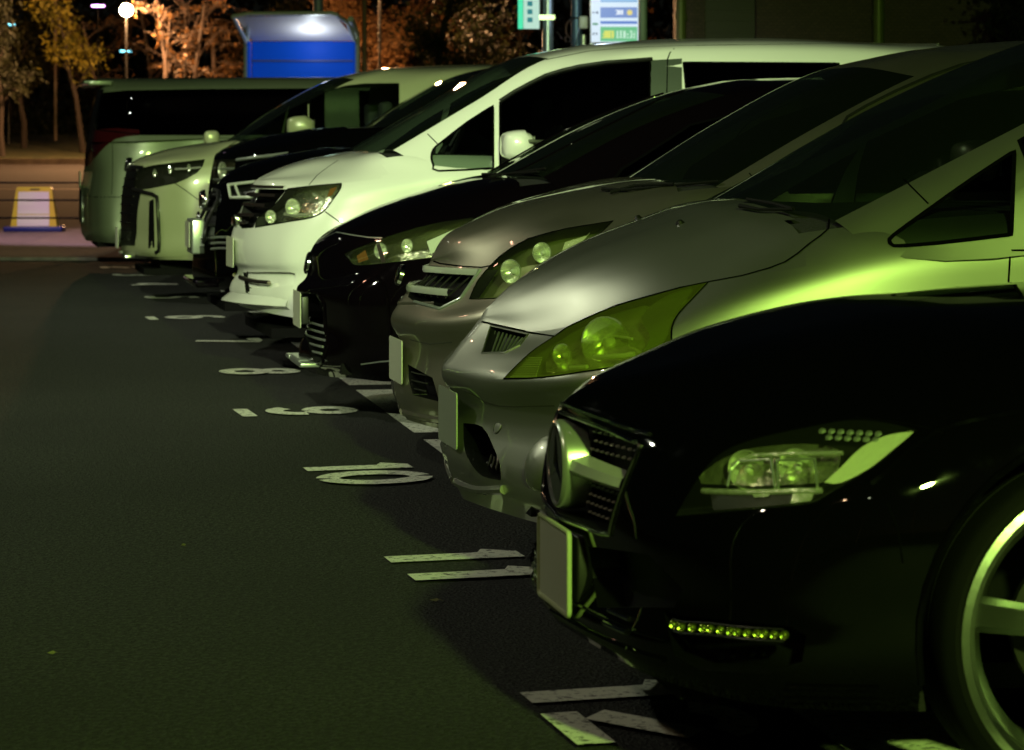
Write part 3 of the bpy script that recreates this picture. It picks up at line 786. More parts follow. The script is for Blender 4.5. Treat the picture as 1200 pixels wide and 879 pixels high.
    c.wiper([(868, 246), (890, 250), (930, 250.5)]); c.wiper([(930, 250), (905, 243), (876, 238)])
    g = G()
    for px, py in ((797, 262),):
        h = c.hit(px, py)
        if h: g.lathe([(.001, .012), (.008, .01), (.014, 0)], h[0], h[1], 10)
    if g.v: c.outg('washer_nozzle', g, M['darkpl'], 'pair')
    c.arch(.98, .33, .36); c.arch(3.7, .33, .36); c.wheel(.98, .77, .325, .22, 5); c.wheel(3.7, .77, .325, .22, 5)
    c.mirror(1300, 250, .99, .22, .16, M['silver'], om='near')
    for y in (-.38, .38): c.seat(1.95, y, 1.27)
    for y in (-.45, 0, .45): c.seat(2.85, y, 1.27)
    c.steering(1.5, -.38, 1.0)
    g = G().box((1.0, -.7, .96), (1.45, .7, 1.05), .03); c.out('dashboard', g.v, g.f, M['inter'], 'full')
    g = G(); L = [(1.62, .60, 1.36), (1.75, .66, 1.15), (1.82, .7, .95)]; g.tube(L, .012, 6); c.out('seat_belt', g.v, g.f, mat('belt_red', (.22, .03, .015), 0, .8, bump=.1), 'full')
    c.finish(.85, doors=[('front_door', side_door(1.38, 2.45, .28, .96)), ('rear_door', side_door(2.47, 3.35, .28, .96))])
    return c

# ---------------------------------------------------------------- brown-silver hatch, bay 10
def build_wagon():
    c = Car('parked_car', 468, 11.15, 10.5, 4.55, 'brown-silver hatchback with chrome grille bars, behind the silver people carrier', dict(paint=M['bronze']))
    rows = [
        [(.03, 0, .2), (.05, .3, .2), (.1, .55, .2), (.22, .74, .2), (.4, .82, .2), (.85, .84, .2), (1.4, .84, .2)],
        [(-.014, 0, .285), (-.01, .3, .28), (.04, .55, .265), (.17, .75, .26), (.4, .84, .27), (.85, .86, .3), (1.4, .86, .3)],
        [(.008, 0, .49), (.018, .3, .49), (.07, .535, .50), (.195, .722, .515), (.4, .825, .53), (.85, .86, .54), (1.4, .86, .54)],
        [(-.033, 0, .575), (-.012, .3, .58), (.05, .55, .60), (.18, .735, .63), (.38, .84, .66), (.85, .87, .7), (1.4, .87, .7)],
        [(0, 0, .65), (.035, .3, .65), (.12, .53, .672), (.24, .7, .72), (.42, .80, .80), (.85, .86, .87), (1.4, .865, .88)],
        [(.115, 0, .797), (.175, .25, .795), (.275, .46, .808), (.41, .615, .912), (.6, .7, .955), (.9, .81, 1.0), (1.4, .85, 1.03)],
        [(.12, 0, .81), (.19, .19, .855), (.3, .34, .895), (.44, .47, .965), (.63, .57, 1.015), (.95, .73, 1.085), (1.4, .75, 1.1)],
        [(.125, 0, .82), (.19, .1, .895), (.3, .18, .95), (.44, .24, 1.01), (.62, .29, 1.06), (.93, .35, 1.12), (1.4, .35, 1.11)],
        [(.128, 0, .828), (.19, 0, .91), (.3, 0, .965), (.44, 0, 1.02), (.62, 0, 1.068), (.92, 0, 1.125), (1.4, 0, 1.11)],
    ]
    cab = [
        [(.93, 0, 1.115), (.96, .4, 1.11), (1.06, .72, 1.10), (1.13, .815, 1.04), (2.0, .85, 1.04)],
        [(1.33, 0, 1.36), (1.36, .38, 1.35), (1.46, .66, 1.318), (1.46, .745, 1.255), (2.1, .79, 1.3)],
        [(1.72, 0, 1.55), (1.76, .33, 1.545), (1.87, .555, 1.508), (1.95, .62, 1.49), (2.4, .65, 1.53)],
        [(1.95, 0, 1.605), (1.98, .3, 1.6), (2.08, .47, 1.582), (2.2, .52, 1.58), (2.6, .53, 1.605)],
        [(2.05, 0, 1.625), (2.1, 0, 1.63), (2.2, 0, 1.642), (2.35, 0, 1.655), (2.7, 0, 1.668)]]
    c.body(rows, cab); c.snet()
    hl = smoothpoly([(550, 350.5), (560, 329), (575, 311), (590, 297), (618, 280.5), (663, 268), (718, 259.5), (706, 271), (672, 300), (600, 345)], n=3, sharp=(0, 6))
    c.lamp(hl, 'lens', .2, cavm=mat('lamp_housing_green', (.36, .38, .18), .65, .3, bump=.5, bscale=10), rim=.004)
    c.bowl('reflector_bowl', 600, 318, .05, .042, M['reflector'], None, face=(-.8, .8, 0)); c.bowl('reflector_bowl', 636, 296, .05, .036, M['reflector'], None, face=(-.7, .9, 0))
    c.inset('indicator', [(662, 284), (688, 276), (692, 272), (676, 291), (656, 302)], -.012, mat('indicator_glass', (.65, .68, .42), .3, .3, bump=.5, bscale=120))
    # grille: dark slot, two chrome bars, badge
    c.opening([(490, 312), (505, 311), (562, 316.5), (553, 330), (539, 350), (516, 361), (485, 353), (478, 348)], .07, M['meshpl'], 'grille', om='both')
    def nose(y, z, off=0.):
        p, n, i, t = c.bvh.ray_cast(Vector((-2, abs(y) + 1e-3, z)), Vector((1, 0, 0)))
        return None if p is None else Vector((p.x - off, y, z))
    def barr(z0, z1, w, hgt, pr, name, m):
        g = G(); rr = []
        for k in range(-14, 15):
            y = w * k / 14; z = z0 + (z1 - z0) * abs(k) / 14; q = nose(y, z, pr)
            rr.append([q + Vector((.03, 0, hgt * .5)), q + Vector((.004, 0, hgt * .5)), q + Vector((0, 0, .1 * hgt)), q + Vector((.003, 0, -hgt * .4)), q + Vector((.03, 0, -hgt * .5))])
        g.add([p for r in rr for p in r], [(5 * i + j, 5 * i + j + 1, 5 * i + 6 + j, 5 * i + 5 + j) for i in range(28) for j in range(4)]); c.out(name, g.v, g.f, m, 'full', angle=55)
    barr(.775, .778, .40, .026, .010, 'grille_bar', bpy.data.materials['bar_silver']); barr(.702, .702, .36, .028, .014, 'grille_bar', bpy.data.materials['bar_silver']); barr(.645, .66, .33, .016, .006, 'grille_bar', M['bronze'])
    c.trim('grille_surround', [(563, 316), (553, 331), (540, 350), (516, 362), (486, 354)], .007, M['satin'], off=.001)
    g = G().lathe([(.001, -.012), (.03, -.01), (.04, -.004), (.042, .01)], (-.0, 0, .755), (1, 0, -.3), 24); c.out('badge', g.v, g.f, M['chrome'], 'full')
    g = G()
    for k in range(12):
        y = -.33 + .06 * k; a, b = nose(y, .68, -.02), nose(y, .77, -.03); g.tube([a, b], .004, 5)
    c.out('grille_mesh', g.v, g.f, M['meshpl'], 'full')
    c.opening([(478, 427), (507, 443), (515, 471), (484, 463), (479, 445)], .06, M['meshpl'], 'lower_grille', om='both')
    g = G()
    for j in range(5):
        P = [nose(y, .34 + .028 * j, -.012) for y in [.05 + .025 * k for k in range(14)]]; g.tube([p for p in P if p], .003, 5)
    c.outg('lower_grille_mesh', g, mat('mesh_grey', (.05, .05, .045), .5, .4, bump=.1), 'pair')
    c.trim('bumper_lip', smoothpoly([(460, 460), (460, 473), (475, 484), (500, 490), (520, 493)], closed=False), .018, M['bronze'], off=-.004)
    c.ribbon('bumper_crease_shade', [(481, 398), (492, 401), (504, 403), (530, 401)], .004, mat('crease_shade_b', (.06, .06, .05), .3, .6, bump=.1))  # shade of the crease drawn as a dark ribbon
    c.ribbon('bonnet_gap', [(508, 306), (516, 309), (540, 312), (564, 313.5), (577, 311), (590, 297), (618, 280), (663, 268), (719, 259)], .006, M['seam'])
    c.ribbon('pillar_gap', [(878, 203), (884, 210), (890, 217)], .005, M['seam'])
    c.plate(.43, -.012, m='plate')
    c.wiper([(707, 225), (735, 226), (842, 216)]); c.wiper([(716, 229), (745, 221), (790, 219)], .006)
    c.glassreg('side_window', [(1.30, 1.08), (1.34, 1.16), (1.62, 1.345), (1.9, 1.43), (2.4, 1.455), (2.42, 1.09)], 'privacy', 'side', frame=.016)
    c.glassreg('side_window', [(2.5, 1.09), (2.5, 1.455), (3.2, 1.45), (3.3, 1.1)], 'privacy', 'side')
    c.trim('rain_visor', [(985, 160), (987, 148), (993, 138), (1015, 125), (1050, 107.5), (1090, 90), (1125, 77.5), (1180, 66)], .006, M['darkpl'], off=.004)
    c.arch(.9, .32, .35); c.arch(3.55, .32, .35); c.wheel(.9, .75, .315, .2, 7); c.wheel(3.55, .75, .315, .2, 7)
    c.mirror(1150, 190, .96, .2, .14, M['bronze'], om='near')
    for y in (-.38, .38): c.seat(1.95, y, 1.27)
    for y in (-.4, .4): c.seat(2.8, y, 1.27)
    c.steering(1.5, -.38, 1.02); g = G().box((1.1, -.65, 1.0), (1.5, .65, 1.1), .03); c.out('dashboard', g.v, g.f, M['inter'], 'full')
    c.finish(.93, doors=[('front_door', side_door(1.25, 2.4, .28, 1.0)), ('rear_door', side_door(2.42, 3.2, .28, 1.0))])
    return c

# ---------------------------------------------------------------- dark hatch, bay 9
def build_hatch():
    c = Car('parked_car', 353, 13.65, 10, 4.6, 'purple-black hatchback between the white van and the brown-silver hatchback', dict(paint=M['purple']))
    rows = [
        [(.03, 0, .19), (.06, .3, .19), (.12, .55, .2), (.24, .74, .2), (.42, .83, .2), (.9, .86, .2), (1.4, .86, .2)],
        [(-.012, 0, .25), (.0, .3, .25), (.06, .55, .25), (.18, .75, .26), (.4, .85, .27), (.9, .875, .3), (1.4, .875, .3)],
        [(.03, 0, .42), (.03, .3, .42), (.06, .55, .42), (.15, .75, .43), (.38, .86, .44), (.9, .88, .46), (1.4, .88, .46)],
        [(-.022, 0, .575), (0, .3, .578), (.045, .55, .59), (.14, .745, .605), (.38, .855, .64), (.9, .885, .7), (1.4, .885, .7)],
        [(.028, 0, .645), (.05, .3, .65), (.12, .53, .69), (.25, .69, .75), (.45, .79, .83), (.9, .87, .9), (1.4, .87, .9)],
        [(.035, 0, .725), (.09, .3, .745), (.19, .5, .79), (.34, .635, .855), (.54, .725, .915), (.9, .83, .97), (1.4, .86, 1.0)],
        [(.05, 0, .765), (.105, .2, .80), (.2, .36, .845), (.36, .47, .91), (.57, .57, .975), (.95, .72, 1.07), (1.4, .74, 1.08)],
        [(.06, 0, .782), (.115, .1, .822), (.21, .19, .875), (.37, .25, .95), (.58, .3, 1.02), (.93, .35, 1.105), (1.4, .35, 1.09)],
        [(.068, 0, .79), (.12, 0, .828), (.21, 0, .885), (.37, 0, .957), (.58, 0, 1.03), (.92, 0, 1.115), (1.4, 0, 1.09)],
    ]
    cab = [
        [(.92, 0, 1.115), (.95, .4, 1.112), (1.02, .7, 1.105), (1.1, .80, 1.04), (2.0, .85, 1.03)],
        [(1.35, 0, 1.345), (1.37, .38, 1.338), (1.455, .65, 1.325), (1.52, .725, 1.27), (2.1, .77, 1.28)],
        [(1.78, 0, 1.505), (1.82, .33, 1.50), (1.9, .555, 1.48), (1.98, .6, 1.46), (2.3, .63, 1.49)],
        [(1.98, 0, 1.548), (2.02, .3, 1.545), (2.1, .46, 1.53), (2.2, .5, 1.525), (2.5, .5, 1.54)],
        [(2.1, 0, 1.56), (2.15, 0, 1.565), (2.25, 0, 1.57), (2.4, 0, 1.574), (2.8, 0, 1.575)]]
    c.body(rows, cab); c.snet()
    hl = smoothpoly([(404, 298), (415, 292), (432, 285.5), (455, 277), (472, 271.5), (512, 261), (555, 255), (548, 275), (530, 298), (500, 303), (463, 307.5), (430, 311), (415, 310.5), (409, 304)], n=3, sharp=(6,))
    c.lamp(hl, 'lens', .18, cavm=mat('lamp_housing_bright', (.5, .52, .36), .95, .2, bump=1., bscale=34), rim=.004)
    for x, y, r in ((447, 294, .034), (478, 288, .03)): c.bowl('reflector_bowl', x, y, .035, r, M['reflector'], None, face=(-.8, .8, 0))
    c.inset('indicator', [(418, 300), (428, 293), (432, 304), (420, 308)], -.012, M['orangelens'])
    c.inset('lamp_divider', [(440, 283), (444, 282), (452, 307), (447, 308)], -.01, M['darkpl']); c.inset('light_guide', [(500, 283), (548, 262), (535, 278), (505, 298)], -.015, M['lampbulb'])
    c.ribbon('bonnet_gap', [(371, 285), (382, 278), (394, 272), (410, 275), (430, 278), (448, 279)], .007, M['satin'])
    # nose: badge slot, corner pods, lower grille
    c.opening([(355, 345), (372, 343), (379, 352), (381, 385), (385, 405), (377, 422), (368, 425), (360, 400), (350, 380)], .08, M['meshpl'], 'lower_grille', om='both')
    def nose(y, z, off=0.):
        p, n, i, t = c.bvh.ray_cast(Vector((-2, abs(y) + 1e-3, z)), Vector((1, 0, 0)))
        return None if p is None else Vector((p.x - off, y, z))
    g = G()
    for j in range(5):
        P = [nose(y, .30 + .03 * j, -.012) for y in [-.36 + .06 * k for k in range(13)]]; g.tube([p for p in P if p], .006, 6)
    c.out('grille_bar', g.v, g.f, M['satin'], 'full')
    c.trim('grille_surround', [(373, 345), (380, 356), (381.5, 385), (385, 405), (378, 424), (366, 428)], .008, M['purple'], off=.002)
    c.trim('corner_fin', [(443, 325), (450, 335), (453, 350), (456, 372), (459, 400)], .009, M['purple'], off=.001)
    g = G().lathe([(.001, -.008), (.04, -.006), (.052, 0), (.054, .01)], (.025, 0, .70), (1, 0, -.2), 28); c.out('badge', g.v, g.f, M['chrome'], 'full')
    g = G().box((-.035, -.2, .225), (.08, .2, .262), .012); g.box((-.04, -.34, .235), (.05, -.2, .255), .005); g.box((-.04, .2, .235), (.05, .34, .255), .005); c.out('front_lip', g.v, g.f, M['satin'], 'full')
    c.plate(.485, -.018, m='plate'); g = G().box((-.014, -.15, .42), (.02, .15, .55), .005); c.out('plate_holder', g.v, g.f, M['darkpl'], 'full')
    c.ribbon('sill_line', [(423, 427), (445, 424), (457, 423)], .006, M['satin'])
    c.wiper([(566, 207), (590, 207), (632, 204)]); c.wiper([(575, 210), (600, 206), (640, 200)], .006)
    c.glassreg('side_window', [(1.30, 1.07), (1.36, 1.14), (1.7, 1.34), (2.0, 1.41), (2.4, 1.43), (2.42, 1.08)], 'privacy', 'side', frame=.014)
    c.glassreg('side_window', [(2.5, 1.08), (2.5, 1.43), (3.25, 1.42), (3.4, 1.1)], 'privacy', 'side')
    c.trim('pillar_trim', [(603, 203), (631, 189), (687, 160), (741, 133), (775, 116), (800, 108)], .004, M['satin'] if 0 else M['purple'], off=.003)
    c.arch(.95, .32, .345); c.arch(3.65, .32, .345); c.wheel(.95, .76, .315, .21, 10); c.wheel(3.65, .76, .315, .21, 10)
    c.mirror(860, 200, .98, .2, .14, M['purple'], om='near')
    for y in (-.38, .38): c.seat(2.0, y, 1.22)
    c.steering(1.55, -.38, 1.0); g = G().box((1.1, -.65, .98), (1.5, .65, 1.08), .03); c.out('dashboard', g.v, g.f, M['inter'], 'full')
    c.finish(.92, doors=[('front_door', side_door(1.3, 2.4, .28, .98)), ('rear_door', side_door(2.42, 3.3, .28, .98))])
    return c

# ---------------------------------------------------------------- white van, bay 8
def build_van():
    c = Car('parked_van', 277, 16.15, 12, 4.7, 'tall white family van with a dark slatted grille and a white door mirror', dict(paint=M['white']), cat='van')
    rows = [
        [(.02, 0, .36), (.03, .3, .355), (.08, .55, .345), (.2, .74, .33), (.42, .82, .3), (.9, .83, .25), (1.4, .83, .22)],
        [(-.035, 0, .43), (-.01, .3, .425), (.05, .55, .415), (.18, .755, .405), (.4, .84, .38), (.9, .85, .32), (1.4, .84, .3)],
        [(.01, 0, .56), (.02, .3, .56), (.08, .56, .56), (.19, .74, .55), (.4, .845, .52), (.9, .855, .5), (1.4, .845, .5)],
        [(-.02, 0, .605), (0, .3, .61), (.06, .57, .62), (.17, .75, .635), (.38, .85, .66), (.9, .862, .7), (1.4, .85, .7)],
        [(-.018, 0, .785), (.008, .3, .79), (.075, .54, .812), (.2, .72, .855), (.37, .82, .90), (.9, .862, .98), (1.4, .855, 1.0)],
        [(.095, 0, 1.04), (.13, .28, 1.036), (.215, .5, 1.036), (.33, .665, 1.038), (.47, .765, 1.048), (.9, .84, 1.1), (1.4, .845, 1.13)],
        [(.105, 0, 1.05), (.165, .2, 1.07), (.27, .36, 1.085), (.4, .48, 1.11), (.53, .59, 1.135), (.78, .75, 1.19), (1.4, .76, 1.19)],
        [(.115, 0, 1.058), (.185, .1, 1.092), (.29, .2, 1.13), (.42, .26, 1.165), (.55, .31, 1.188), (.72, .38, 1.212), (1.4, .38, 1.2)],
        [(.12, 0, 1.063), (.19, 0, 1.1), (.3, 0, 1.142), (.42, 0, 1.175), (.56, 0, 1.2), (.7, 0, 1.216), (1.4, 0, 1.2)],
    ]
    cab = [
        [(.68, 0, 1.205), (.7, .4, 1.205), (.76, .7, 1.222), (.86, .79, 1.165), (2.0, .845, 1.14)],
        [(1.13, 0, 1.48), (1.15, .38, 1.475), (1.22, .665, 1.488), (1.31, .745, 1.43), (2.0, .80, 1.45)],
        [(1.6, 0, 1.745), (1.61, .33, 1.74), (1.64, .575, 1.722), (1.76, .655, 1.70), (2.3, .70, 1.735)],
        [(1.85, 0, 1.797), (1.86, .3, 1.795), (1.9, .5, 1.782), (2.0, .58, 1.775), (2.5, .61, 1.80)],
        [(1.95, 0, 1.81), (2.0, 0, 1.817), (2.1, 0, 1.828), (2.25, 0, 1.842), (2.8, 0, 1.862)]]
    c.body(rows, cab); c.snet()
    hl = smoothpoly([(337, 221.5), (365, 218), (400, 215), (398.5, 222), (390, 234), (380, 247), (365, 255), (340, 259.5), (299, 266.5), (303, 254), (323, 239)], n=3, sharp=(0, 2, 8))
    c.lamp(hl, 'lens', .16, cavm=mat('lamp_housing_white', (.75, .78, .66), .95, .18, bump=1., bscale=30), rim=.008)
    for x, y, r in ((318, 254, .034), (344, 243, .045)): c.bowl('reflector_bowl', x, y, .03, r, M['reflector'], None, face=(-.8, .8, 0))
    c.trim('light_bar', [(332, 250), (345, 252), (364, 250)], .01, M['reflector'], off=-.01)
    c.trim('light_bar', [(366, 226), (380, 235), (372, 246)], .008, M['reflector'], off=-.01)
    c.inset('indicator', [(387, 221), (395, 219), (389, 229), (383, 231)], -.012, M['orangelens'])
    c.opening([(292, 221), (336, 222), (322, 239), (302, 254), (297, 267), (284, 268), (278, 262)], .06, M['meshpl'], 'grille', om='both')
    def nose(y, z, off=0.):
        p, n, i, t = c.bvh.ray_cast(Vector((-2, abs(y) + 1e-3, z)), Vector((1, 0, 0)))
        return None if p is None else Vector((p.x - off, y, z))
    for z, w in ((1.02, .47), (.975, .44), (.92, .38), (.865, .3), (.82, .22)):
        g = G(); rr = []
        for k in range(-12, 13):
            y = w * k / 12; q = nose(y, z, .006)
            rr.append([q + Vector((.03, 0, .012)), q + Vector((0, 0, .010)), q + Vector((-.003, 0, -.004)), q + Vector((.03, 0, -.014))])
        g.add([p for r in rr for p in r], [(4 * i + j, 4 * i + j + 1, 4 * i + 5 + j, 4 * i + 4 + j) for i in range(24) for j in range(3)])
        c.out('grille_bar', g.v, g.f, mat('smoked_chrome', (.16, .12, .12), .9, .25, bump=.05) if z == 1.02 else bpy.data.materials['smoked_chrome'], 'full')
    g = G().box((-.02, -.075, .80), (.03, .075, .86), .012); c.out('badge', g.v, g.f, M['chrome'], 'full')
    # bumper slot, lip
    c.opening(smoothpoly([(288, 320), (296, 319), (340, 319), (346, 323), (345, 330), (337, 335), (300, 338), (288, 336)], n=2), .035, M['white'], 'bumper_slot', om='pair', vec=Vector((.01, -.035, 0)))
    g = G().box((-.012, -.6, .475), (.12, .6, .492), .006); c.trim('bumper_blade', [(277, 321), (282, 325), (290, 328), (303, 330.5), (316, 331.5)], .012, mat('dark_chrome', (.15, .12, .12), .9, .2, bump=.05), off=.004)
    c.opening([(285, 319), (291, 320), (293, 345), (288, 343)], .05, M['meshpl'], 'air_intake', om='pair')
    lip = G()
    P = [nose(y, .405, .012) for y in [-.72 + .06 * k for k in range(25)]]; P = [p for p in P if p]
    rr = [[p + Vector((-.055 * (1 - min(1, abs(p.y) / .75) ** 2), 0, -.012)), p + Vector((-.05 * (1 - min(1, abs(p.y) / .75) ** 2), 0, .0)), p + Vector((.02, 0, .05)), p + Vector((.02, 0, -.03))] for p in P]
    lip.add([p for r in rr for p in r], [(4 * i + j, 4 * i + (j + 1) % 4, 4 * i + 4 + (j + 1) % 4, 4 * i + 4 + j) for i in range(len(P) - 1) for j in range(4)]); c.out('front_lip', lip.v, lip.f, M['white'], 'full')
    c.ribbon('bumper_gap', [(381, 248), (392, 256), (404, 264)], .006, M['seam']); c.ribbon('bonnet_gap', [(362, 217), (372, 205), (384, 196), (396, 188)], .006, M['seam'])
    c.ribbon('pillar_gap', [(501, 157), (507, 163), (513, 169)], .006, M['seam'])
    c.plate(.66, -.034, m='plate')
    c.glassreg('quarter_window', smoothpoly([(505.5, 184), (508, 175), (517, 167), (548, 143), (578, 124), (578, 197), (514, 200.5), (508, 194)], n=2, sharp=(4, 5)), 'glass')
    c.glassreg('side_window', [(586, 197), (586, 120), (603, 109), (621.7, 99), (640, 90), (660, 84), (680, 79.5), (710, 75), (762, 71), (761, 187)], 'privacy')
    c.glassreg('side_window', [(2.36, 1.19), (2.36, 1.70), (3.25, 1.70), (3.28, 1.19)], 'privacy', 'side')
    c.glassreg('side_window', [(3.33, 1.19), (3.31, 1.70), (4.1, 1.68), (4.3, 1.22)], 'privacy', 'side')
    c.trim('rain_visor', [(586, 119), (603, 108), (621.7, 98), (640, 89), (660, 83), (680, 78.5), (710, 74), (764, 70)], .012, M['darkpl'], off=.004)
    c.inset('pillar_panel', [(762.5, 71), (781, 70), (799, 69), (799, 190), (762.5, 190)], .003, mat('pillar_black_green', (.06, .075, .06), .2, .4, bump=.05))
    c.ribbon('door_gap', [(782, 70), (781, 120), (781, 188)], .006, M['seam'], off=.005)
    c.ribbon('roof_gutter', [(640, 70), (660, 66), (690, 60), (735, 56), (800, 53.5), (960, 51.3), (1100, 51)], .008, M['seam'], om='pair')
    c.ribbon('door_gap', [(790, 57), (785, 62), (782, 70)], .007, M['seam'])
    c.arch(.88, .32, .36); c.arch(3.75, .32, .36); c.wheel(.88, .74, .32, .2, 5); c.wheel(3.75, .74, .32, .2, 5)
    c.mirror(612, 173, 1.0, .23, .165, M['white'], depth=.11)
    g = G(); p = c.loc(628, 166, 1.1); g.box(p + Vector((-.05, -.01, -.012)), p + Vector((.07, .012, .012)), .005); c.outg('mirror_indicator', g, M['orangelens'] if 0 else M['darkpl'], 'pair')
    for y in (-.4, .4): c.seat(1.75, y, 1.42)
    for y in (-.4, .4): c.seat(2.7, y, 1.42)
    c.steering(1.25, -.38, 1.2); g = G().box((.85, -.68, 1.08), (1.3, .68, 1.2), .03); c.out('dashboard', g.v, g.f, M['inter'], 'full')
    p = c.loc(660, 155, -.7)
    g = G().box(p + Vector((-.11, 0, -.03)), p + Vector((.11, .012, .04)), .006); c.out('mirror_stand_in', g.v, g.f, mat('card_white', (.8, .78, .72), 0, .8, bump=.1), 'full')  # white card added in place of the far mirror seen through the glass
    c.finish(.70, doors=[('front_door', side_door(1.29, 2.24, .3, 1.11)), ('rear_door', side_door(2.27, 3.3, .3, 1.11))])
    return c

# ---------------------------------------------------------------- box-nosed vans of bays 7, 6, 5
def van_rows(dz=0., k=1.0, slope=0.):
    R = [
        [(.03, 0, .34), (.05, .3, .34), (.1, .55, .345), (.2, .78, .35), (.4, .88, .35), (1.0, .9, .3), (1.5, .9, .28)],
        [(-.015, 0, .38), (.0, .3, .38), (.05, .58, .38), (.17, .8, .39), (.4, .9, .4), (1.0, .92, .36), (1.5, .915, .36)],
        [(-.027, 0, .55), (-.01, .3, .55), (.05, .58, .55), (.16, .8, .56), (.38, .9, .57), (1.0, .925, .55), (1.5, .92, .55)],
        [(-.027, 0, .72), (-.01, .3, .72), (.05, .58, .73), (.16, .8, .75), (.36, .9, .78), (1.0, .928, .8), (1.5, .925, .8)],
        [(-.012, 0, .9), (.01, .3, .9), (.07, .56, .92), (.18, .77, .955), (.35, .875, 1.0), (1.0, .925, 1.05), (1.5, .925, 1.05)],
        [(.03, 0, 1.085), (.06, .3, 1.085), (.13, .53, 1.10), (.26, .71, 1.125), (.43, .80, 1.14), (.95, .88, 1.2), (1.5, .91, 1.25)],
        [(.05, 0, 1.1), (.1, .2, 1.125), (.2, .36, 1.155), (.36, .5, 1.185), (.54, .6, 1.21), (.9, .77, 1.275), (1.5, .8, 1.29)],
        [(.07, 0, 1.112), (.13, .1, 1.142), (.23, .2, 1.178), (.38, .27, 1.218), (.56, .33, 1.245), (.86, .4, 1.285), (1.5, .4, 1.29)],
        [(.08, 0, 1.12), (.14, 0, 1.147), (.24, 0, 1.185), (.4, 0, 1.227), (.58, 0, 1.258), (.84, 0, 1.29), (1.5, 0, 1.29)]]
    out = []
    for i, r in enumerate(R): out.append([(s + (slope * max(0, i - 3) * (1 - min(1, s / .7))), y * k, z + (dz * min(1, max(0, (i - 2) / 3.)))) for s, y, z in r])
    return out
def van_cab(dz=0., ds=0.):
    R = [
        [(.84, 0, 1.28), (.86, .4, 1.28), (.93, .74, 1.275), (1.02, .865, 1.235), (2.1, .91, 1.25)],
        [(1.23, 0, 1.55), (1.25, .38, 1.545), (1.33, .69, 1.525), (1.43, .79, 1.48), (2.2, .85, 1.55)],
        [(1.72, 0, 1.80), (1.74, .36, 1.795), (1.79, .62, 1.775), (1.93, .70, 1.75), (2.5, .755, 1.80)],
        [(1.98, 0, 1.86), (2.0, .32, 1.857), (2.05, .52, 1.845), (2.2, .6, 1.835), (2.7, .64, 1.865)],
        [(2.1, 0, 1.878), (2.15, 0, 1.882), (2.25, 0, 1.89), (2.4, 0, 1.9), (3.0, 0, 1.92)]]
    return [[(s + ds, y, z + dz) for s, y, z in r] for r in R]
def nosefn(c):
    def nose(y, z, off=0.):
        p, n, i, t = c.bvh.ray_cast(Vector((-2, abs(y) + 1e-3, z)), Vector((1, 0, 0)))
        return None if p is None else Vector((p.x - off, y, z))
    return nose
def slats(c, zs, w, m, name='grille_bar', r=.012, off=.004):
    ns = nosefn(c)
    for z in zs:
        P = [ns(w * k / 10, z, off - .022) for k in range(-10, 11)]; g = G().tube([p for p in P if p], r, 8); c.out(name, g.v, g.f, m, 'full')
def van_common(c, ds=0., seats=True):
    c.arch(1.0, .35, .39); c.arch(3.95, .35, .39); c.wheel(1.0, .8, .345, .23, 6); c.wheel(3.95, .8, .345, .23, 6)
    if seats:
        for y in (-.4, .4): c.seat(2.0 + ds, y, 1.5)
        c.steering(1.5 + ds, -.38, 1.3); g = G().box((1.0 + ds, -.7, 1.15), (1.45 + ds, .7, 1.3), .03); c.out('dashboard', g.v, g.f, M['inter'], 'full')

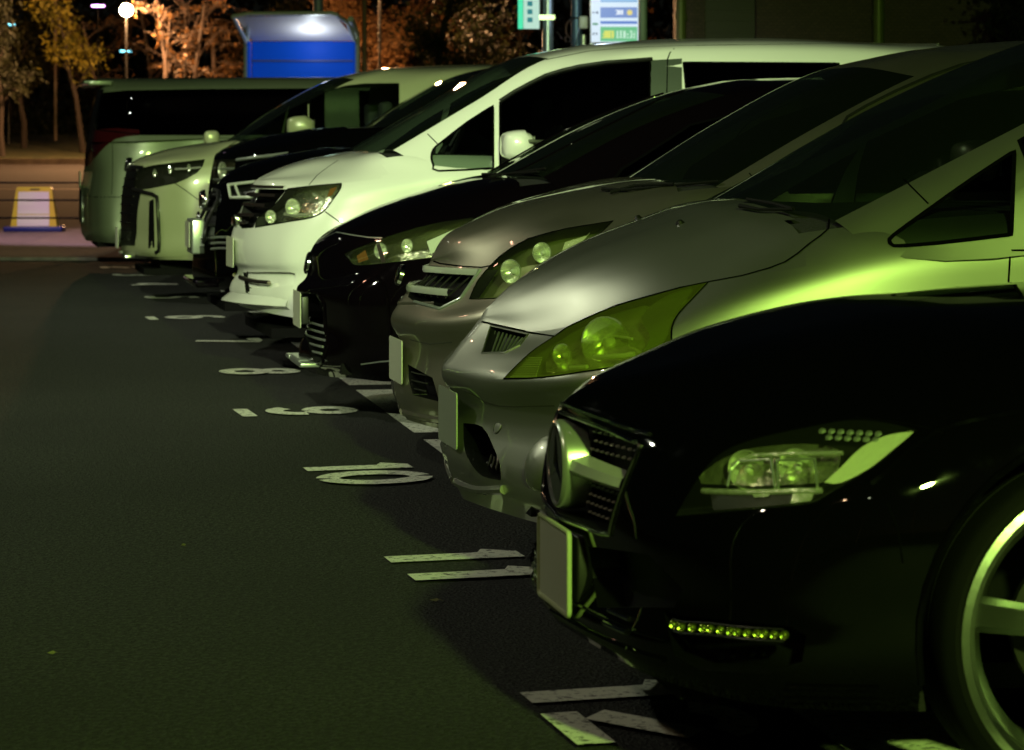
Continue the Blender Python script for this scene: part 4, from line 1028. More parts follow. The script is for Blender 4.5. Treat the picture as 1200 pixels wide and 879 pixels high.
def build_black_low():
    c = Car('parked_van', 231, 18.65, 11, 4.8, 'black van with a hollow pale lamp frame, just behind the tall white van', dict(paint=M['black']), cat='van')
    rows = van_rows(dz=-.05, slope=.035)
    rows[5] = [(.12, 0, .985), (.15, .3, .985), (.22, .53, .99), (.34, .71, 1.0), (.5, .80, 1.02), (.95, .88, 1.1), (1.5, .91, 1.18)]
    rows[6] = [(.13, 0, 1.0), (.19, .2, 1.04), (.29, .36, 1.07), (.42, .5, 1.10), (.58, .6, 1.13), (.9, .77, 1.2), (1.5, .8, 1.22)]
    rows[7] = [(.14, 0, 1.015), (.2, .1, 1.07), (.31, .2, 1.115), (.46, .27, 1.16), (.64, .33, 1.20), (.94, .4, 1.235), (1.5, .4, 1.23)]
    rows[8] = [(.145, 0, 1.02), (.21, 0, 1.08), (.32, 0, 1.128), (.48, 0, 1.175), (.66, 0, 1.21), (.95, 0, 1.242), (1.5, 0, 1.23)]
    rows[4] = [(.04, 0, .86), (.07, .3, .86), (.12, .56, .86), (.22, .77, .88), (.38, .87, .9), (1.0, .92, 1.0), (1.5, .92, 1.05)]
    c.body(rows, van_cab(-.19, .06)); c.snet()
    pol = [(268, 217), (300, 213.5), (304, 217), (300, 229), (294, 231.5), (271, 232)]
    c.opening(pol, .05, M['darkpl'], 'headlight', om='pair', vec=Vector((.03, -.05, 0)))
    c.trim('lamp_frame', pol, .010, mat('lamp_ring', (.75, .8, .7), .4, .3, bump=.05), closed=True, off=.004); c.trim('lamp_frame', [(276, 218), (281, 231)], .009, bpy.data.materials['lamp_ring'], off=.002)
    c.opening([(228, 222), (240, 218), (256, 222), (254, 250), (250, 285), (236, 290), (228, 285)], .05, M['meshpl'], 'grille', om='both')
    slats(c, (.93, .84, .75, .66), .5, M['darkpl'])
    g = G().lathe([(.001, -.02), (.05, -.016), (.062, 0), (.065, .02)], (.03, 0, .90), (1, 0, 0), 24); g.lathe([(.001, -.02), (.035, -.016), (.04, 0)], (.01, .06, .79), (1, 0, 0), 20); c.out('badge', g.v, g.f, M['chrome'], 'full')
    c.trim('grille_surround', [(246, 222), (256, 224), (256, 236), (250, 246), (243, 262), (239, 285)], .012, M['satin'] if 0 else M['darkpl'], off=.004)
    for y in (278, 284.5, 291): c.trim('intake_rib', [(248, y + .8), (256, y), (268, y)], .008, M['satin'], off=.002)
    c.plate(.68, -.06, m='plate'); g = G().box((-.05, -.2, .56), (.03, .2, .78), .01); c.out('plate_holder', g.v, g.f, M['satin'], 'full')
    g = G().box((-.05, -.5, .36), (.1, .5, .40), .015); c.out('front_lip', g.v, g.f, M['purple'], 'full')
    c.glassreg('side_window', [(1.45, 1.12), (1.5, 1.22), (1.9, 1.5), (2.2, 1.56), (2.5, 1.57), (2.5, 1.12)], 'privacy', 'side'); c.glassreg('side_window', [(2.6, 1.12), (2.6, 1.58), (3.8, 1.58), (4.2, 1.15)], 'privacy', 'side')
    c.mirror(640, 195, 1.05, .22, .2, M['black'])
    van_common(c, 0, False)
    c.finish(.92, doors=[('front_door', side_door(1.4, 2.5, .32, 1.05)), ('rear_door', side_door(2.55, 3.4, .32, 1.05))])
def build_black_tall():
    c = Car('parked_van', 247, 21.15, 11, 4.8, 'black van with a dim headlight, behind the van with the hollow lamp frame', dict(paint=M['black']), cat='van')
    c.body(van_rows(dz=.09), van_cab(-.03, .12)); c.snet()
    pol = [(247, 187), (262, 186), (277, 186.5), (274, 205), (262, 214), (249, 216)]
    c.lamp(pol, 'lens', .14, cavm=mat('lamp_housing_dim', (.10, .08, .05), .7, .35, bump=.3, bscale=40), rim=.006)
    c.bowl('reflector_bowl', 262, 200, .03, .06, M['reflector'], None)
    c.trim('bonnet_trim', [(278, 187.5), (300, 184.5), (338, 180)], .012, M['satin'], off=.002)
    slats(c, (1.08, 1.0, .92, .84, .7, .6), .5, M['satin'])
    c.plate(.56, -.06, m='plate')
    c.glassreg('side_window', [(1.45, 1.27), (1.5, 1.36), (1.95, 1.66), (2.3, 1.72), (2.5, 1.73), (2.5, 1.27)], 'privacy', 'side'); c.glassreg('side_window', [(2.6, 1.27), (2.6, 1.74), (3.8, 1.74), (4.2, 1.3)], 'privacy', 'side')
    c.mirror(560, 185, 1.05, .22, .2, M['black'])
    van_common(c, .1)
    c.finish(.9, doors=[('front_door', side_door(1.45, 2.5, .32, 1.2)), ('rear_door', side_door(2.55, 3.4, .32, 1.2))])
def build_pearl():
    c = Car('parked_van', 146, 23.65, 11, 4.95, 'pale pearl van with black headlight and black framed bumper panel beyond the black vans', dict(paint=M['pearl_dimmed']), cat='van')
    c.body(van_rows(), van_cab()); c.snet()
    hl = [(157, 222), (158, 205), (165, 197.5), (180, 194), (203, 191), (222, 189), (240, 187), (237, 195), (231, 202), (219, 209), (206, 214.5), (185, 219), (166, 222)]
    c.lamp(hl, 'lens', .12, cavm=mat('lamp_housing_black', (.015, .014, .014), .4, .3, bump=.2), rim=.006)
    for x, y in ((182, 203), (200, 199), (222, 197)): c.bowl('reflector_bowl', x, y, .02, .03, M['reflector'], None)
    c.trim('light_guide', [(205, 198), (220, 197.5), (236, 196)], .008, M['reflector'], off=-.004)
    rid = c.cut([(-.2, .43), (.46, .45), (.50, .8), (.53, 1.0), (.49, 1.085), (-.2, 1.10)], 'front', net=0, cond=lambda p: p.x < .5); V, Fc, N = c.grab(c.faces(rid)); V = [Vector((p.x - .003, p.y, p.z)) for p in V]; c.out('grille', V, Fc, mat('grille_gloss_black', (.004, .004, .004), 0, .3, bump=.05), 'both')
    slats(c, (1.05, .98, .91, .84, .77, .70, .63, .56, .49), .38, mat('grille_dark', (.02, .016, .018), .8, .2, bump=.05), r=.009, off=.024)
    g = G().lathe([(.001, -.03), (.05, -.026), (.06, -.01), (.062, .02)], (.03, 0, 1.09), (1, 0, -.2), 24); c.out('badge', g.v, g.f, M['chrome'], 'full')
    c.trim('bezel_frame', [(157, 222), (168, 225), (179, 227.5), (184.5, 231), (186, 255), (187, 280), (186.5, 294), (183, 296)], .016, mat('bezel_black', (.012, .011, .011), .3, .25, bump=.05), off=.006)
    c.inset('bezel_slot', [(175, 236), (180.5, 233), (181.5, 290), (174, 291)], .003, M['meshpl'])
    c.trim('bezel_chrome', [(187, 262), (188, 280), (187.5, 294)], .006, M['chrome'], off=.01)
    c.ribbon('bumper_gap', [(205, 215), (216, 222), (232, 234)], .006, M['seam'])
    c.ribbon('sill_line', [(163, 298), (190, 300), (215, 300)], .012, M['pearl_dimmed'], off=.01)
    c.plate(.50, -.06, m='plate')
    g = G().box((-.03, -.45, .345), (.06, .45, .375), .01); c.out('front_lip', g.v, g.f, M['chrome'], 'full')
    c.glassreg('quarter_window', [(268, 171.5), (300, 152), (340, 128.5), (360, 119), (360, 169), (300, 171)], 'glass')
    c.glassreg('side_window', [(363, 169), (363, 118), (376, 111), (387, 106), (405, 101), (427, 98.5), (467, 98), (467, 168)], 'glass')
    c.glassreg('side_window', [(2.75, 1.28), (2.75, 1.79), (3.7, 1.79), (3.72, 1.28)], 'privacy', 'side'); c.glassreg('side_window', [(3.8, 1.28), (3.8, 1.79), (4.5, 1.76), (4.6, 1.3)], 'privacy', 'side')
    c.mirror(357, 150, 1.06, .24, .17, M['pearl_dimmed'], om='near', depth=.14)
    p = c.loc(243, 160, -1.05); g = G().box(p + Vector((-.03, -.1, -.07)), p + Vector((.10, .08, .05)), .04); c.out('door_mirror', g.v, g.f, M['pearl_dimmed'], 'full')
    c.wiper([(232, 170), (245, 166), (255, 164)], .01)
    van_common(c)
    c.finish(.86, doors=[('front_door', side_door(1.5, 2.65, .32, 1.2)), ('rear_door', side_door(2.7, 3.6, .32, 1.2))], roofm=M['pearl_dimmed'])
def build_rear():
    c = Car('parked_van', 97, 30.0, 11, 4.9, 'dimmed grey-green van parked tail out at the far end of the row, dark windows', dict(paint=M['grey']), cat='van', group=None)
    rows = [
        [(.03, 0, .27), (.04, .3, .27), (.08, .6, .27), (.2, .83, .27), (.42, .89, .27), (1.05, .9, .27), (1.6, .9, .27)],
        [(-.01, 0, .34), (.0, .3, .34), (.04, .62, .34), (.17, .86, .34), (.42, .915, .34), (1.05, .92, .34), (1.6, .92, .34)],
        [(-.02, 0, .5), (-.01, .3, .5), (.03, .62, .5), (.15, .86, .5), (.4, .915, .5), (1.05, .925, .5), (1.6, .925, .5)],
        [(-.02, 0, .72), (-.01, .3, .72), (.03, .62, .72), (.15, .85, .72), (.4, .92, .72), (1.05, .93, .72), (1.6, .93, .72)],
        [(.01, 0, .98), (.02, .3, .98), (.05, .62, .98), (.17, .84, .98), (.4, .915, .98), (1.05, .925, 1.0), (1.6, .925, 1.0)],
        [(.03, 0, 1.2), (.04, .3, 1.2), (.07, .62, 1.2), (.19, .81, 1.2), (.42, .90, 1.22), (1.05, .91, 1.24), (1.6, .91, 1.24)],
        [(.04, 0, 1.27), (.05, .2, 1.27), (.08, .5, 1.27), (.2, .79, 1.28), (.44, .88, 1.31), (1.05, .89, 1.33), (1.6, .89, 1.33)],
        [(.06, 0, 1.3), (.08, .15, 1.3), (.12, .3, 1.3), (.3, .4, 1.31), (.5, .4, 1.32), (1.05, .4, 1.34), (1.6, .4, 1.34)],
        [(.08, 0, 1.3), (.1, 0, 1.3), (.16, 0, 1.3), (.35, 0, 1.31), (.55, 0, 1.32), (1.05, 0, 1.34), (1.6, 0, 1.34)]]
    cab = [
        [(.04, 0, 1.28), (.05, .4, 1.28), (.08, .7, 1.28), (.2, .85, 1.28), (1.6, .905, 1.33)],
        [(.08, 0, 1.55), (.09, .4, 1.55), (.12, .68, 1.55), (.24, .79, 1.55), (1.7, .85, 1.56)],
        [(.14, 0, 1.81), (.15, .4, 1.81), (.18, .62, 1.81), (.28, .72, 1.81), (1.8, .78, 1.83)],
        [(.13, 0, 1.89), (.14, .4, 1.89), (.19, .56, 1.885), (.34, .62, 1.885), (1.8, .66, 1.905)],
        [(.2, 0, 1.915), (.25, 0, 1.918), (.35, 0, 1.922), (.6, 0, 1.927), (2.0, 0, 1.935)]]
    c.body(rows, cab); c.snet()
    rid = c.cut([(94, 170), (98, 160), (110, 152), (135, 150), (163, 152), (164, 158.5), (148, 160), (135, 163), (124, 171), (112, 184), (104, 194), (94, 197)], 'px')
    V, Fc, N = c.grab(c.faces(rid)); c.out('tail_light', V, Fc, M['redlens'], 'pair')
    c.glassreg('side_window', [(113, 152), (118, 109.5), (150, 106.5), (235, 105), (380, 104), (380, 158), (166, 158)], 'privacy')
    c.glassreg('side_window', [(2.75, 1.36), (2.75, 1.80), (3.3, 1.78), (3.8, 1.36)], 'privacy', 'side')
    g = G().box((-.02, -.62, 1.865), (.28, .62, 1.905), .015); g.box((.02, -.7, 1.85), (.26, -.6, 1.9), .01); g.box((.02, .6, 1.85), (.26, .7, 1.9), .01)
    c.out('spoiler', g.v, g.f, M['grey'], 'full')
    c.ribbon('bumper_gap', [(132, 167), (132, 200), (131, 228)], .006, M['seam']); c.ribbon('bumper_gap', [(97, 229), (110, 231), (143, 231)], .007, M['seam'])
    c.ribbon('chrome_line', [(105, 105), (130, 108), (150, 107.3), (235, 105.5)], .012, M['satin'], off=.004)
    c.trim('bumper_corner', [(96, 205), (96, 230), (96.5, 262)], .02, M['chrome'], off=.005)
    c.plate(.9, -.03, m='plate')
    c.arch(.95, .34, .38); c.arch(3.9, .34, .38); c.wheel(.95, .79, .34, .22, 6); c.wheel(3.9, .79, .34, .22, 6)
    c.finish(9, hood=True, screenm='privacy', hoodm=M['grey'])
# ================================================================== setting
def asphalt_mat():
    m, nt, b = nmat('asphalt'); L = nt.links
    tc = nt.nodes.new('ShaderNodeTexCoord')
    v = nt.nodes.new('ShaderNodeTexVoronoi'); v.inputs['Scale'].default_value = 110
    n = nt.nodes.new('ShaderNodeTexNoise'); n.inputs['Scale'].default_value = 55; n.inputs['Detail'].default_value = 4; n.inputs['Roughness'].default_value = .75
    big = nt.nodes.new('ShaderNodeTexNoise'); big.inputs['Scale'].default_value = .7; big.inputs['Detail'].default_value = 6
    for q in (v, n, big): L.new(tc.outputs['Object'], q.inputs['Vector'])
    r = nt.nodes.new('ShaderNodeValToRGB'); r.color_ramp.elements[0].position = .45; r.color_ramp.elements[1].position = .60
    r.color_ramp.elements[0].color = (.0006, .0007, .0005, 1); r.color_ramp.elements[1].color = (.042, .046, .036, 1)
    L.new(n.outputs['Fac'], r.inputs['Fac'])
    mr = nt.nodes.new('ShaderNodeMapRange'); mr.inputs['From Min'].default_value = .3; mr.inputs['From Max'].default_value = .7; mr.inputs['To Min'].default_value = .55; mr.inputs['To Max'].default_value = 1.2; L.new(big.outputs['Fac'], mr.inputs['Value'])
    mu = nt.nodes.new('ShaderNodeMix'); mu.data_type = 'RGBA'; mu.blend_type = 'MULTIPLY'; mu.inputs[0].default_value = 1
    L.new(r.outputs['Color'], mu.inputs[6]); L.new(mr.outputs['Result'], mu.inputs[7]); L.new(mu.outputs[2], b.inputs['Base Color'])
    bp = nt.nodes.new('ShaderNodeBump'); bp.inputs['Strength'].default_value = 1.; bp.inputs['Distance'].default_value = .02
    ad = nt.nodes.new('ShaderNodeMath'); ad.operation = 'ADD'; L.new(v.outputs['Distance'], ad.inputs[0]); L.new(n.outputs['Fac'], ad.inputs[1]); L.new(ad.outputs[0], bp.inputs['Height'])
    L.new(bp.outputs['Normal'], b.inputs['Normal']); setp(b, rough=.85); return m
def markpaint(name, col, wear=.5):
    m, nt, b = nmat(name); L = nt.links; tc = nt.nodes.new('ShaderNodeTexCoord')
    n = nt.nodes.new('ShaderNodeTexNoise'); n.inputs['Scale'].default_value = 45; n.inputs['Detail'].default_value = 8; n.inputs['Roughness'].default_value = .7
    L.new(tc.outputs['Object'], n.inputs['Vector'])
    r = nt.nodes.new('ShaderNodeValToRGB'); r.color_ramp.elements[0].position = .38; r.color_ramp.elements[1].position = .47
    r.color_ramp.elements[0].color = (.06, .06, .05, 1); r.color_ramp.elements[1].color = (*col, 1)
    L.new(n.outputs['Fac'], r.inputs['Fac']); L.new(r.outputs['Color'], b.inputs['Base Color'])
    bp = nt.nodes.new('ShaderNodeBump'); bp.inputs['Strength'].default_value = .4; bp.inputs['Distance'].default_value = .004
    L.new(n.outputs['Fac'], bp.inputs['Height']); L.new(bp.outputs['Normal'], b.inputs['Normal']); setp(b, rough=.7); return m
def speck(name, c0, c1, scale, bump=.5, rough=.9, dist=.01):
    m, nt, b = nmat(name); L = nt.links; tc = nt.nodes.new('ShaderNodeTexCoord'); n = nt.nodes.new('ShaderNodeTexNoise')
    n.inputs['Scale'].default_value = scale; n.inputs['Detail'].default_value = 8; L.new(tc.outputs['Object'], n.inputs['Vector'])
    r = nt.nodes.new('ShaderNodeValToRGB'); r.color_ramp.elements[0].position = .35; r.color_ramp.elements[1].position = .65
    r.color_ramp.elements[0].color = (*c0, 1); r.color_ramp.elements[1].color = (*c1, 1)
    L.new(n.outputs['Fac'], r.inputs['Fac']); L.new(r.outputs['Color'], b.inputs['Base Color'])
    bp = nt.nodes.new('ShaderNodeBump'); bp.inputs['Strength'].default_value = bump; bp.inputs['Distance'].default_value = dist
    L.new(n.outputs['Fac'], bp.inputs['Height']); L.new(bp.outputs['Normal'], b.inputs['Normal']); setp(b, rough=rough); return m
def sheet(name, pts, z, m, **k):
    return obj(name, [(x, y, z) for x, y in pts], [tuple(range(len(pts)))], m, None, False, **k)

def ground():
    # one sheet of ground to the horizon: flat to 44 m, then rising gently to the park
    ys = [-60, 0, 31.5, 44, 75, 78, 95, 140, 300, 1500]; zs = [-.006, -.006, -.006, -.006, .74, .8, 1.85, 2.6, 3.0, 3.0]
    xs = [-900, -60, -20, 20, 60, 900]; v = [(x, y, z) for y, z in zip(ys, zs) for x in xs]; n = len(xs)
    f = [(i * n + j, i * n + j + 1, (i + 1) * n + j + 1, (i + 1) * n + j) for i in range(len(ys) - 1) for j in range(n - 1)]
    obj('ground', v, f, speck('soil', (.02, .018, .012), (.05, .045, .03), 1.5), None, False, kind='structure')
    sheet('car_park_asphalt', [(-30, -40), (30, -40), (30, 31.6), (-30, 31.6)], 0, asphalt_mat(), kind='structure')
    pv = speck('pavement_concrete', (.16, .13, .13), (.26, .22, .21), 12, .3)
    G().box((-30, 32.2, -.002), (30, 36.6, .012)).build('pavement', pv, None, False, kind='structure')
    G().box((-30, 31.6, -.002), (30, 32.2, .035)).build('kerb', speck('kerb_stone', (.10, .085, .085), (.18, .15, .15), 9, .3), None, False, kind='structure')
    G().box((-30, 36.6, -.002), (30, 43.5, .006)).build('verge', speck('verge_paving', (.11, .09, .07), (.19, .15, .12), 6, .4), None, False, kind='structure')
    v = [(-60, 43.5, .0), (60, 43.5, .0), (60, 44, .006), (-60, 44, .006), (60, 75, .752), (-60, 75, .752)]
    obj('road', v, [(0, 1, 2, 3), (3, 2, 4, 5)], speck('road_asphalt', (.016, .013, .014), (.036, .029, .031), 8, .3), None, False, kind='structure')
    def rz(y): return .006 + (y - 44) * (.746 / 31)
    g = G()
    for y0, y1 in ((46.5, 46.75), (58.5, 58.9)): g.add([(-60, y0, rz(y0) + .004), (60, y0, rz(y0) + .004), (60, y1, rz(y1) + .004), (-60, y1, rz(y1) + .004)], [(0, 1, 2, 3)])
    g.build('road_lines', markpaint('road_line_paint', (.30, .24, .20)), None, False, kind='structure')
    G().box((-60, 75.0, .70), (60, 75.4, .90)).build('far_kerb', speck('far_kerb_stone', (.16, .12, .10), (.26, .2, .16), 4, .3), None, False, kind='structure')
    # grass: a sheet of little blades on the park bank
    v = []; f = []; r = random.Random(3)
    for i in range(9000):
        y = 76 + r.random() ** 1.3 * 26; x = -20 + r.random() * 32
        z = .8 + (y - 78) * .0618 if y > 78 else .78
        h = .05 + r.random() * .12; a = r.random() * 3.1; w = .03
        n = len(v); v += [(x - w * math.cos(a), y - w * math.sin(a), z), (x + w * math.cos(a), y + w * math.sin(a), z), (x + r.uniform(-.05, .05), y, z + h)]; f.append((n, n + 1, n + 2))
    obj('grass', v, f, speck('grass_blades', (.03, .045, .01), (.08, .09, .02), 2, .1), None, False, kind='stuff')
    obj('park_bank', [(-60, 75.4, .80), (60, 75.4, .80), (60, 95, 1.87), (-60, 95, 1.87)], [(0, 1, 2, 3)], speck('park_turf', (.02, .03, .008), (.06, .06, .02), 3, .6, dist=.05), None, False, kind='structure')

# ---- painted bays and numbers
FPOW, GPOW = 26500, 7800
ROWX = lambda Y: 1.70 - .168 * Y
def bays():
    mp = markpaint('bay_paint', (.68, .70, .60))
    u = Vector((-.168, 1, 0)).normalized(); a = math.radians(12); ax = Vector((math.cos(a), math.sin(a), 0))
    yb = [5.0, 7.5, 10.0, 12.5, 15.0, 17.42, 19.98, 22.68, 25.2, 27.7, 30.2]
    for i in range(len(yb) - 1):
        y0, y1 = yb[i] + .15, yb[i + 1] - .15; g = G()
        P = lambda y, d: Vector((ROWX(y), y, .004)) + ax * d
        w = .30; s = .11
        q0, q1 = P(y0, 0), P(y1, 0)
        g.add([q0, P(y0, w), P(y1, w), q1], [(0, 1, 2, 3)])
        v = u * s
        g.add([P(y0, w), P(y0, 5.0), P(y0, 5.0) + v, P(y0, w) + v], [(0, 1, 2, 3)])
        g.add([P(y1, w) - v, P(y1, 5.0) - v, P(y1, 5.0), P(y1, w)], [(0, 1, 2, 3)])
        g.build('bay_lines', mp, None, False, kind='structure')
LEAFDRY = mat('dry_leaf', (.16, .15, .06), 0, .8, bump=.1)
def numbers():
    mp = markpaint('number_paint', (.70, .72, .60))
    W_, H_, T = .25, .42, .085
    def arcp(cx, cy, rx, ry, a0, a1, n=14): return [(cx + rx * math.cos(math.radians(a0 + (a1 - a0) * k / n)), cy + ry * math.sin(math.radians(a0 + (a1 - a0) * k / n))) for k in range(n + 1)]
    D = {
        '0': [arcp(.13, .21, .115, .18, 95, 265), arcp(.13, .21, .115, .18, 85, -85)],
        '1': [[(.12, 0), (.12, .42)], [(.07, .30), (.12, .39)]],
        '2': [arcp(.13, .30, .10, .09, 165, 15), [(.235, .26), (.04, .10)], [(.02, .025), (.26, .025)]],
        '3': [arcp(.12, .31, .10, .085, 150, -80), arcp(.12, .12, .11, .095, 80, -150)],
        '4': [[(.18, 0), (.18, .42)], [(.17, .40), (.01, .14)], [(.0, .11), (.26, .11)]],
        '5': [[(.24, .39), (.05, .39), (.05, .24)], arcp(.12, .14, .11, .11, 100, -80), [(.11, .03), (.02, .05)]],
        '6': [arcp(.13, .21, .115, .18, 60, 170), arcp(.13, .13, .10, .10, 95, 265), arcp(.13, .13, .10, .10, 85, -85)],
        '7': [[(.0, .385), (.12, .385)], [(.14, .385), (.24, .385), (.11, 0)]],
        '8': [arcp(.13, .31, .095, .08, 95, 265), arcp(.13, .31, .095, .08, 85, -85), arcp(.13, .12, .11, .10, 95, 265), arcp(.13, .12, .11, .10, 85, -85)],
        '9': [arcp(.13, .30, .10, .09, 95, 265), arcp(.13, .30, .10, .09, 85, -85), arcp(.13, .17, .11, .135, 0, -150)],
    }
    U = Vector((.22, -.975, 0)); V = Vector((math.cos(math.radians(18)), math.sin(math.radians(18)), 0))
    def put(txt, O, under=False, sc=1.0, uw=1.0):
        g = G(); O = Vector((*O, .005)); off = 0; si = 0
        def W(a, b): return O + U * a + V * b
        for ch in txt:
            for st in D[ch]:
                n = len(st); L = []
                for i, (x, y) in enumerate(st):
                    dx = st[min(i + 1, n - 1)][0] - st[max(i - 1, 0)][0]; dy = st[min(i + 1, n - 1)][1] - st[max(i - 1, 0)][1]
                    l = math.hypot(dx, dy); nx, ny = -dy / l * T / 2, dx / l * T / 2
                    jx = rnd.uniform(-.003, .003)
                    L.append(((x + nx * 1.1 + jx) * uw * 1.38 + off, (y + ny) * sc)); L.append(((x - nx * 1.1 + jx) * uw * 1.38 + off, (y - ny) * sc))
                zk = Vector((0, 0, .0012 * (si := si + 1)))
                g.add([W(a, b) + zk for a, b in L], [(2 * i, 2 * i + 1, 2 * i + 3, 2 * i + 2) for i in range(n - 1)])
            off += .35 if txt != '11' else .38
        if under: g.add([W(-.02, -.14), W(.36, -.14), W(.36, -.07), W(-.02, -.07)], [(0, 1, 2, 3)])
        # overlapping stroke ends: lift each island a hair so no two faces share a plane
        k = 0
        for i, f in enumerate(g.f): pass
        g.build('bay_number', mp, None, False, label='white stencilled number %s painted on the asphalt in front of its bay' % txt, cat='painted number', group='white numbers painted before the bays')
    put('12', (-.005, 6.73)); put('11', (-.41, 8.92)); put('10', (-.83, 11.36))
    put('9', (-1.18, 13.78), True); put('8', (-1.62, 16.15)); put('7', (-2.04, 18.68)); put('6', (-2.53, 21.2), True)
    r = random.Random(4)
    for i, (px, py) in enumerate(((62, 768), (215, 641), (512, 706))):
        x, y = gp(px, py); a = r.random() * 3; s = r.uniform(.009, .013); v = [(math.cos(a + k * 1.05) * s * (1.9 if k % 3 == 0 else .8), math.sin(a + k * 1.05) * s * (1.9 if k % 3 == 0 else .8), .004 + .004 * (k % 2)) for k in range(6)]
        o = obj('fallen_leaf', v + [(0, 0, .012)], [(k, (k + 1) % 6, 6) for k in range(6)], LEAFDRY, None, False, label='small pale dry leaf lying on the open asphalt', cat='leaf', group='dry leaves on the asphalt'); o.location = (x, y, 0)
    put('5', (-3.02, 23.95), uw=.9); put('4', (-3.44, 26.2)); put('3', (-3.85, 28.1)); put('2', (-4.2, 29.8))

# ---- posts, lamps, signs
def lampglobe(name, px, py, Y, col, es, r, power, label, pole=.04, base=0., head='globe', lightcol=None):
    p = at(px, py, Y); root = empty(name, (p.x, p.y, base), label=label, cat='street lamp', group='lit lamps in the park')
    z = p.z - base
    G().tube([(0, 0, 0), (0, 0, z * .5), (0, 0, z - r * .8)], [pole * 1.4, pole, pole * .8], 10).build('pole', M['darkpl'], root)
    G().lathe([(.001, -r * 1.0), (r * .5, -r * .9), (r * .55, -r * .75)], (0, 0, z), (0, 0, 1), 12).build('lamp_holder', M['darkpl'], root)
    if head == 'globe': g = G().lathe([(max(.001, r * math.sin(math.pi * k / 10)), -r * math.cos(math.pi * k / 10)) for k in range(11)], (0, 0, z), (0, 0, 1), 16)
    else: g = G().box((-r * 1.6, -r * .6, z - r * .25), (r * 1.6, r * .6, z + r * .25), r * .15)
    g.build('lamp_globe' if head == 'globe' else 'lamp_panel', emit(name + '_glow', col, es), root)
    if power:
        l = bpy.data.lights.new('lamp_light', 'POINT'); l.energy = power; l.color = lightcol or col; l.shadow_soft_size = r
        o = bpy.data.objects.new('lamp_light', l); COL.objects.link(o); o.parent = root; o.location = (0, -r * 1.3, z)
def lights():
    lampglobe('park_lamp', 148, 12, 76, (1, .72, .42), 90, .17, 3300, 'bright orange-white globe lamp on a dark pole glaring in the branches', base=.8, lightcol=(1, .5, .2))
    lampglobe('park_lamp', 115, 7, 88, (.85, .35, 1), 8, .12, 0, 'small violet lamp high to the left of the glaring globe lamp', base=1.4, head='box')
    lampglobe('park_lamp', 10, 29, 84, (.25, .85, 1), 4.5, .11, 0, 'pale turquoise lamp at the left edge above the street', base=1.2, head='box')
    lampglobe('park_lamp', 147, 60, 90, (.25, .85, 1), 4.5, .11, 0, 'pale turquoise lamp low behind the leafy tree, under the globe lamp', base=1.6, head='box')
    lampglobe('park_lamp', 445, -45, 71, (1, .72, .42), 60, .17, 4500, 'globe lamp standing above the orange-lit foliage, just over the top of the view', base=.6, lightcol=(1, .5, .2))
    # the car park's own lamp posts, beside and behind the photographer
    for (x, y, z, col, pw) in ((-6.2, 11.5, 5.5, (.95, 1, .74), 560), (-4.6, 5.0, 4.6, (1, .86, .6), 90), (-3.4, -1.8, 5.0, (1, .62, .34), 110), (-7.4, 22.5, 5.6, (.96, 1, .76), 560), (-5.4, 15.5, 4.6, (1, .5, .32), 28), (-9.0, 37.0, 6.2, (.95, .60, .80), 1000)):
        root = empty('car_park_lamp', (x, y, 0), label='slim grey car park lamp post at the lane side, %s' % {11.5: 'level with the silver people carrier', 5.0: 'level with the glossy black saloon', -1.8: 'just behind the photographer', 22.5: 'level with the pale pearl van', 15.5: 'level with the white family van', 37.0: 'beyond the kerb by the pavement'}[y], cat='lamp post', group='lamp posts along the lane')
        G().tube([(0, 0, 0), (0, 0, z)], [.07, .045], 12).build('pole', M['satin'], root)
        G().tube([(0, 0, z - .02), (.3, 0, z + .02), (.62, 0, z + .05)], .03, 8).build('arm', M['satin'], root)
        G().box((.45, -.12, z + .02), (.95, .12, z + .10), .02).build('lamp_housing', M['darkpl'], root)
        G().box((.62, -.06, z + .0), (.78, .06, z + .015)).build('lamp_panel', emit('lane_lamp_glow', col, 30), root, False)
        far = y > 30; l = bpy.data.lights.new('lamp_light', 'SPOT'); l.energy = pw * (2 if far else 1); l.color = col; l.shadow_soft_size = .09; l.spot_size = math.radians(112); l.spot_blend = .8
        o_aim = Vector((.3, y + 1.2, .3))
        if far: l.spot_size = math.radians(75); l.spot_blend = .6
        o = bpy.data.objects.new('lamp_light', l); COL.objects.link(o); o.parent = root; o.location = (.7, 0, z - .12)
        o.rotation_euler = (-(o_aim - Vector((x + .7, y, z)))).to_track_quat('Z', 'Y').to_euler()
        if far: o.rotation_euler = (-(Vector((-3.5, 40, 0)) - Vector((x + .7, y, z)))).to_track_quat('Z', 'Y').to_euler()
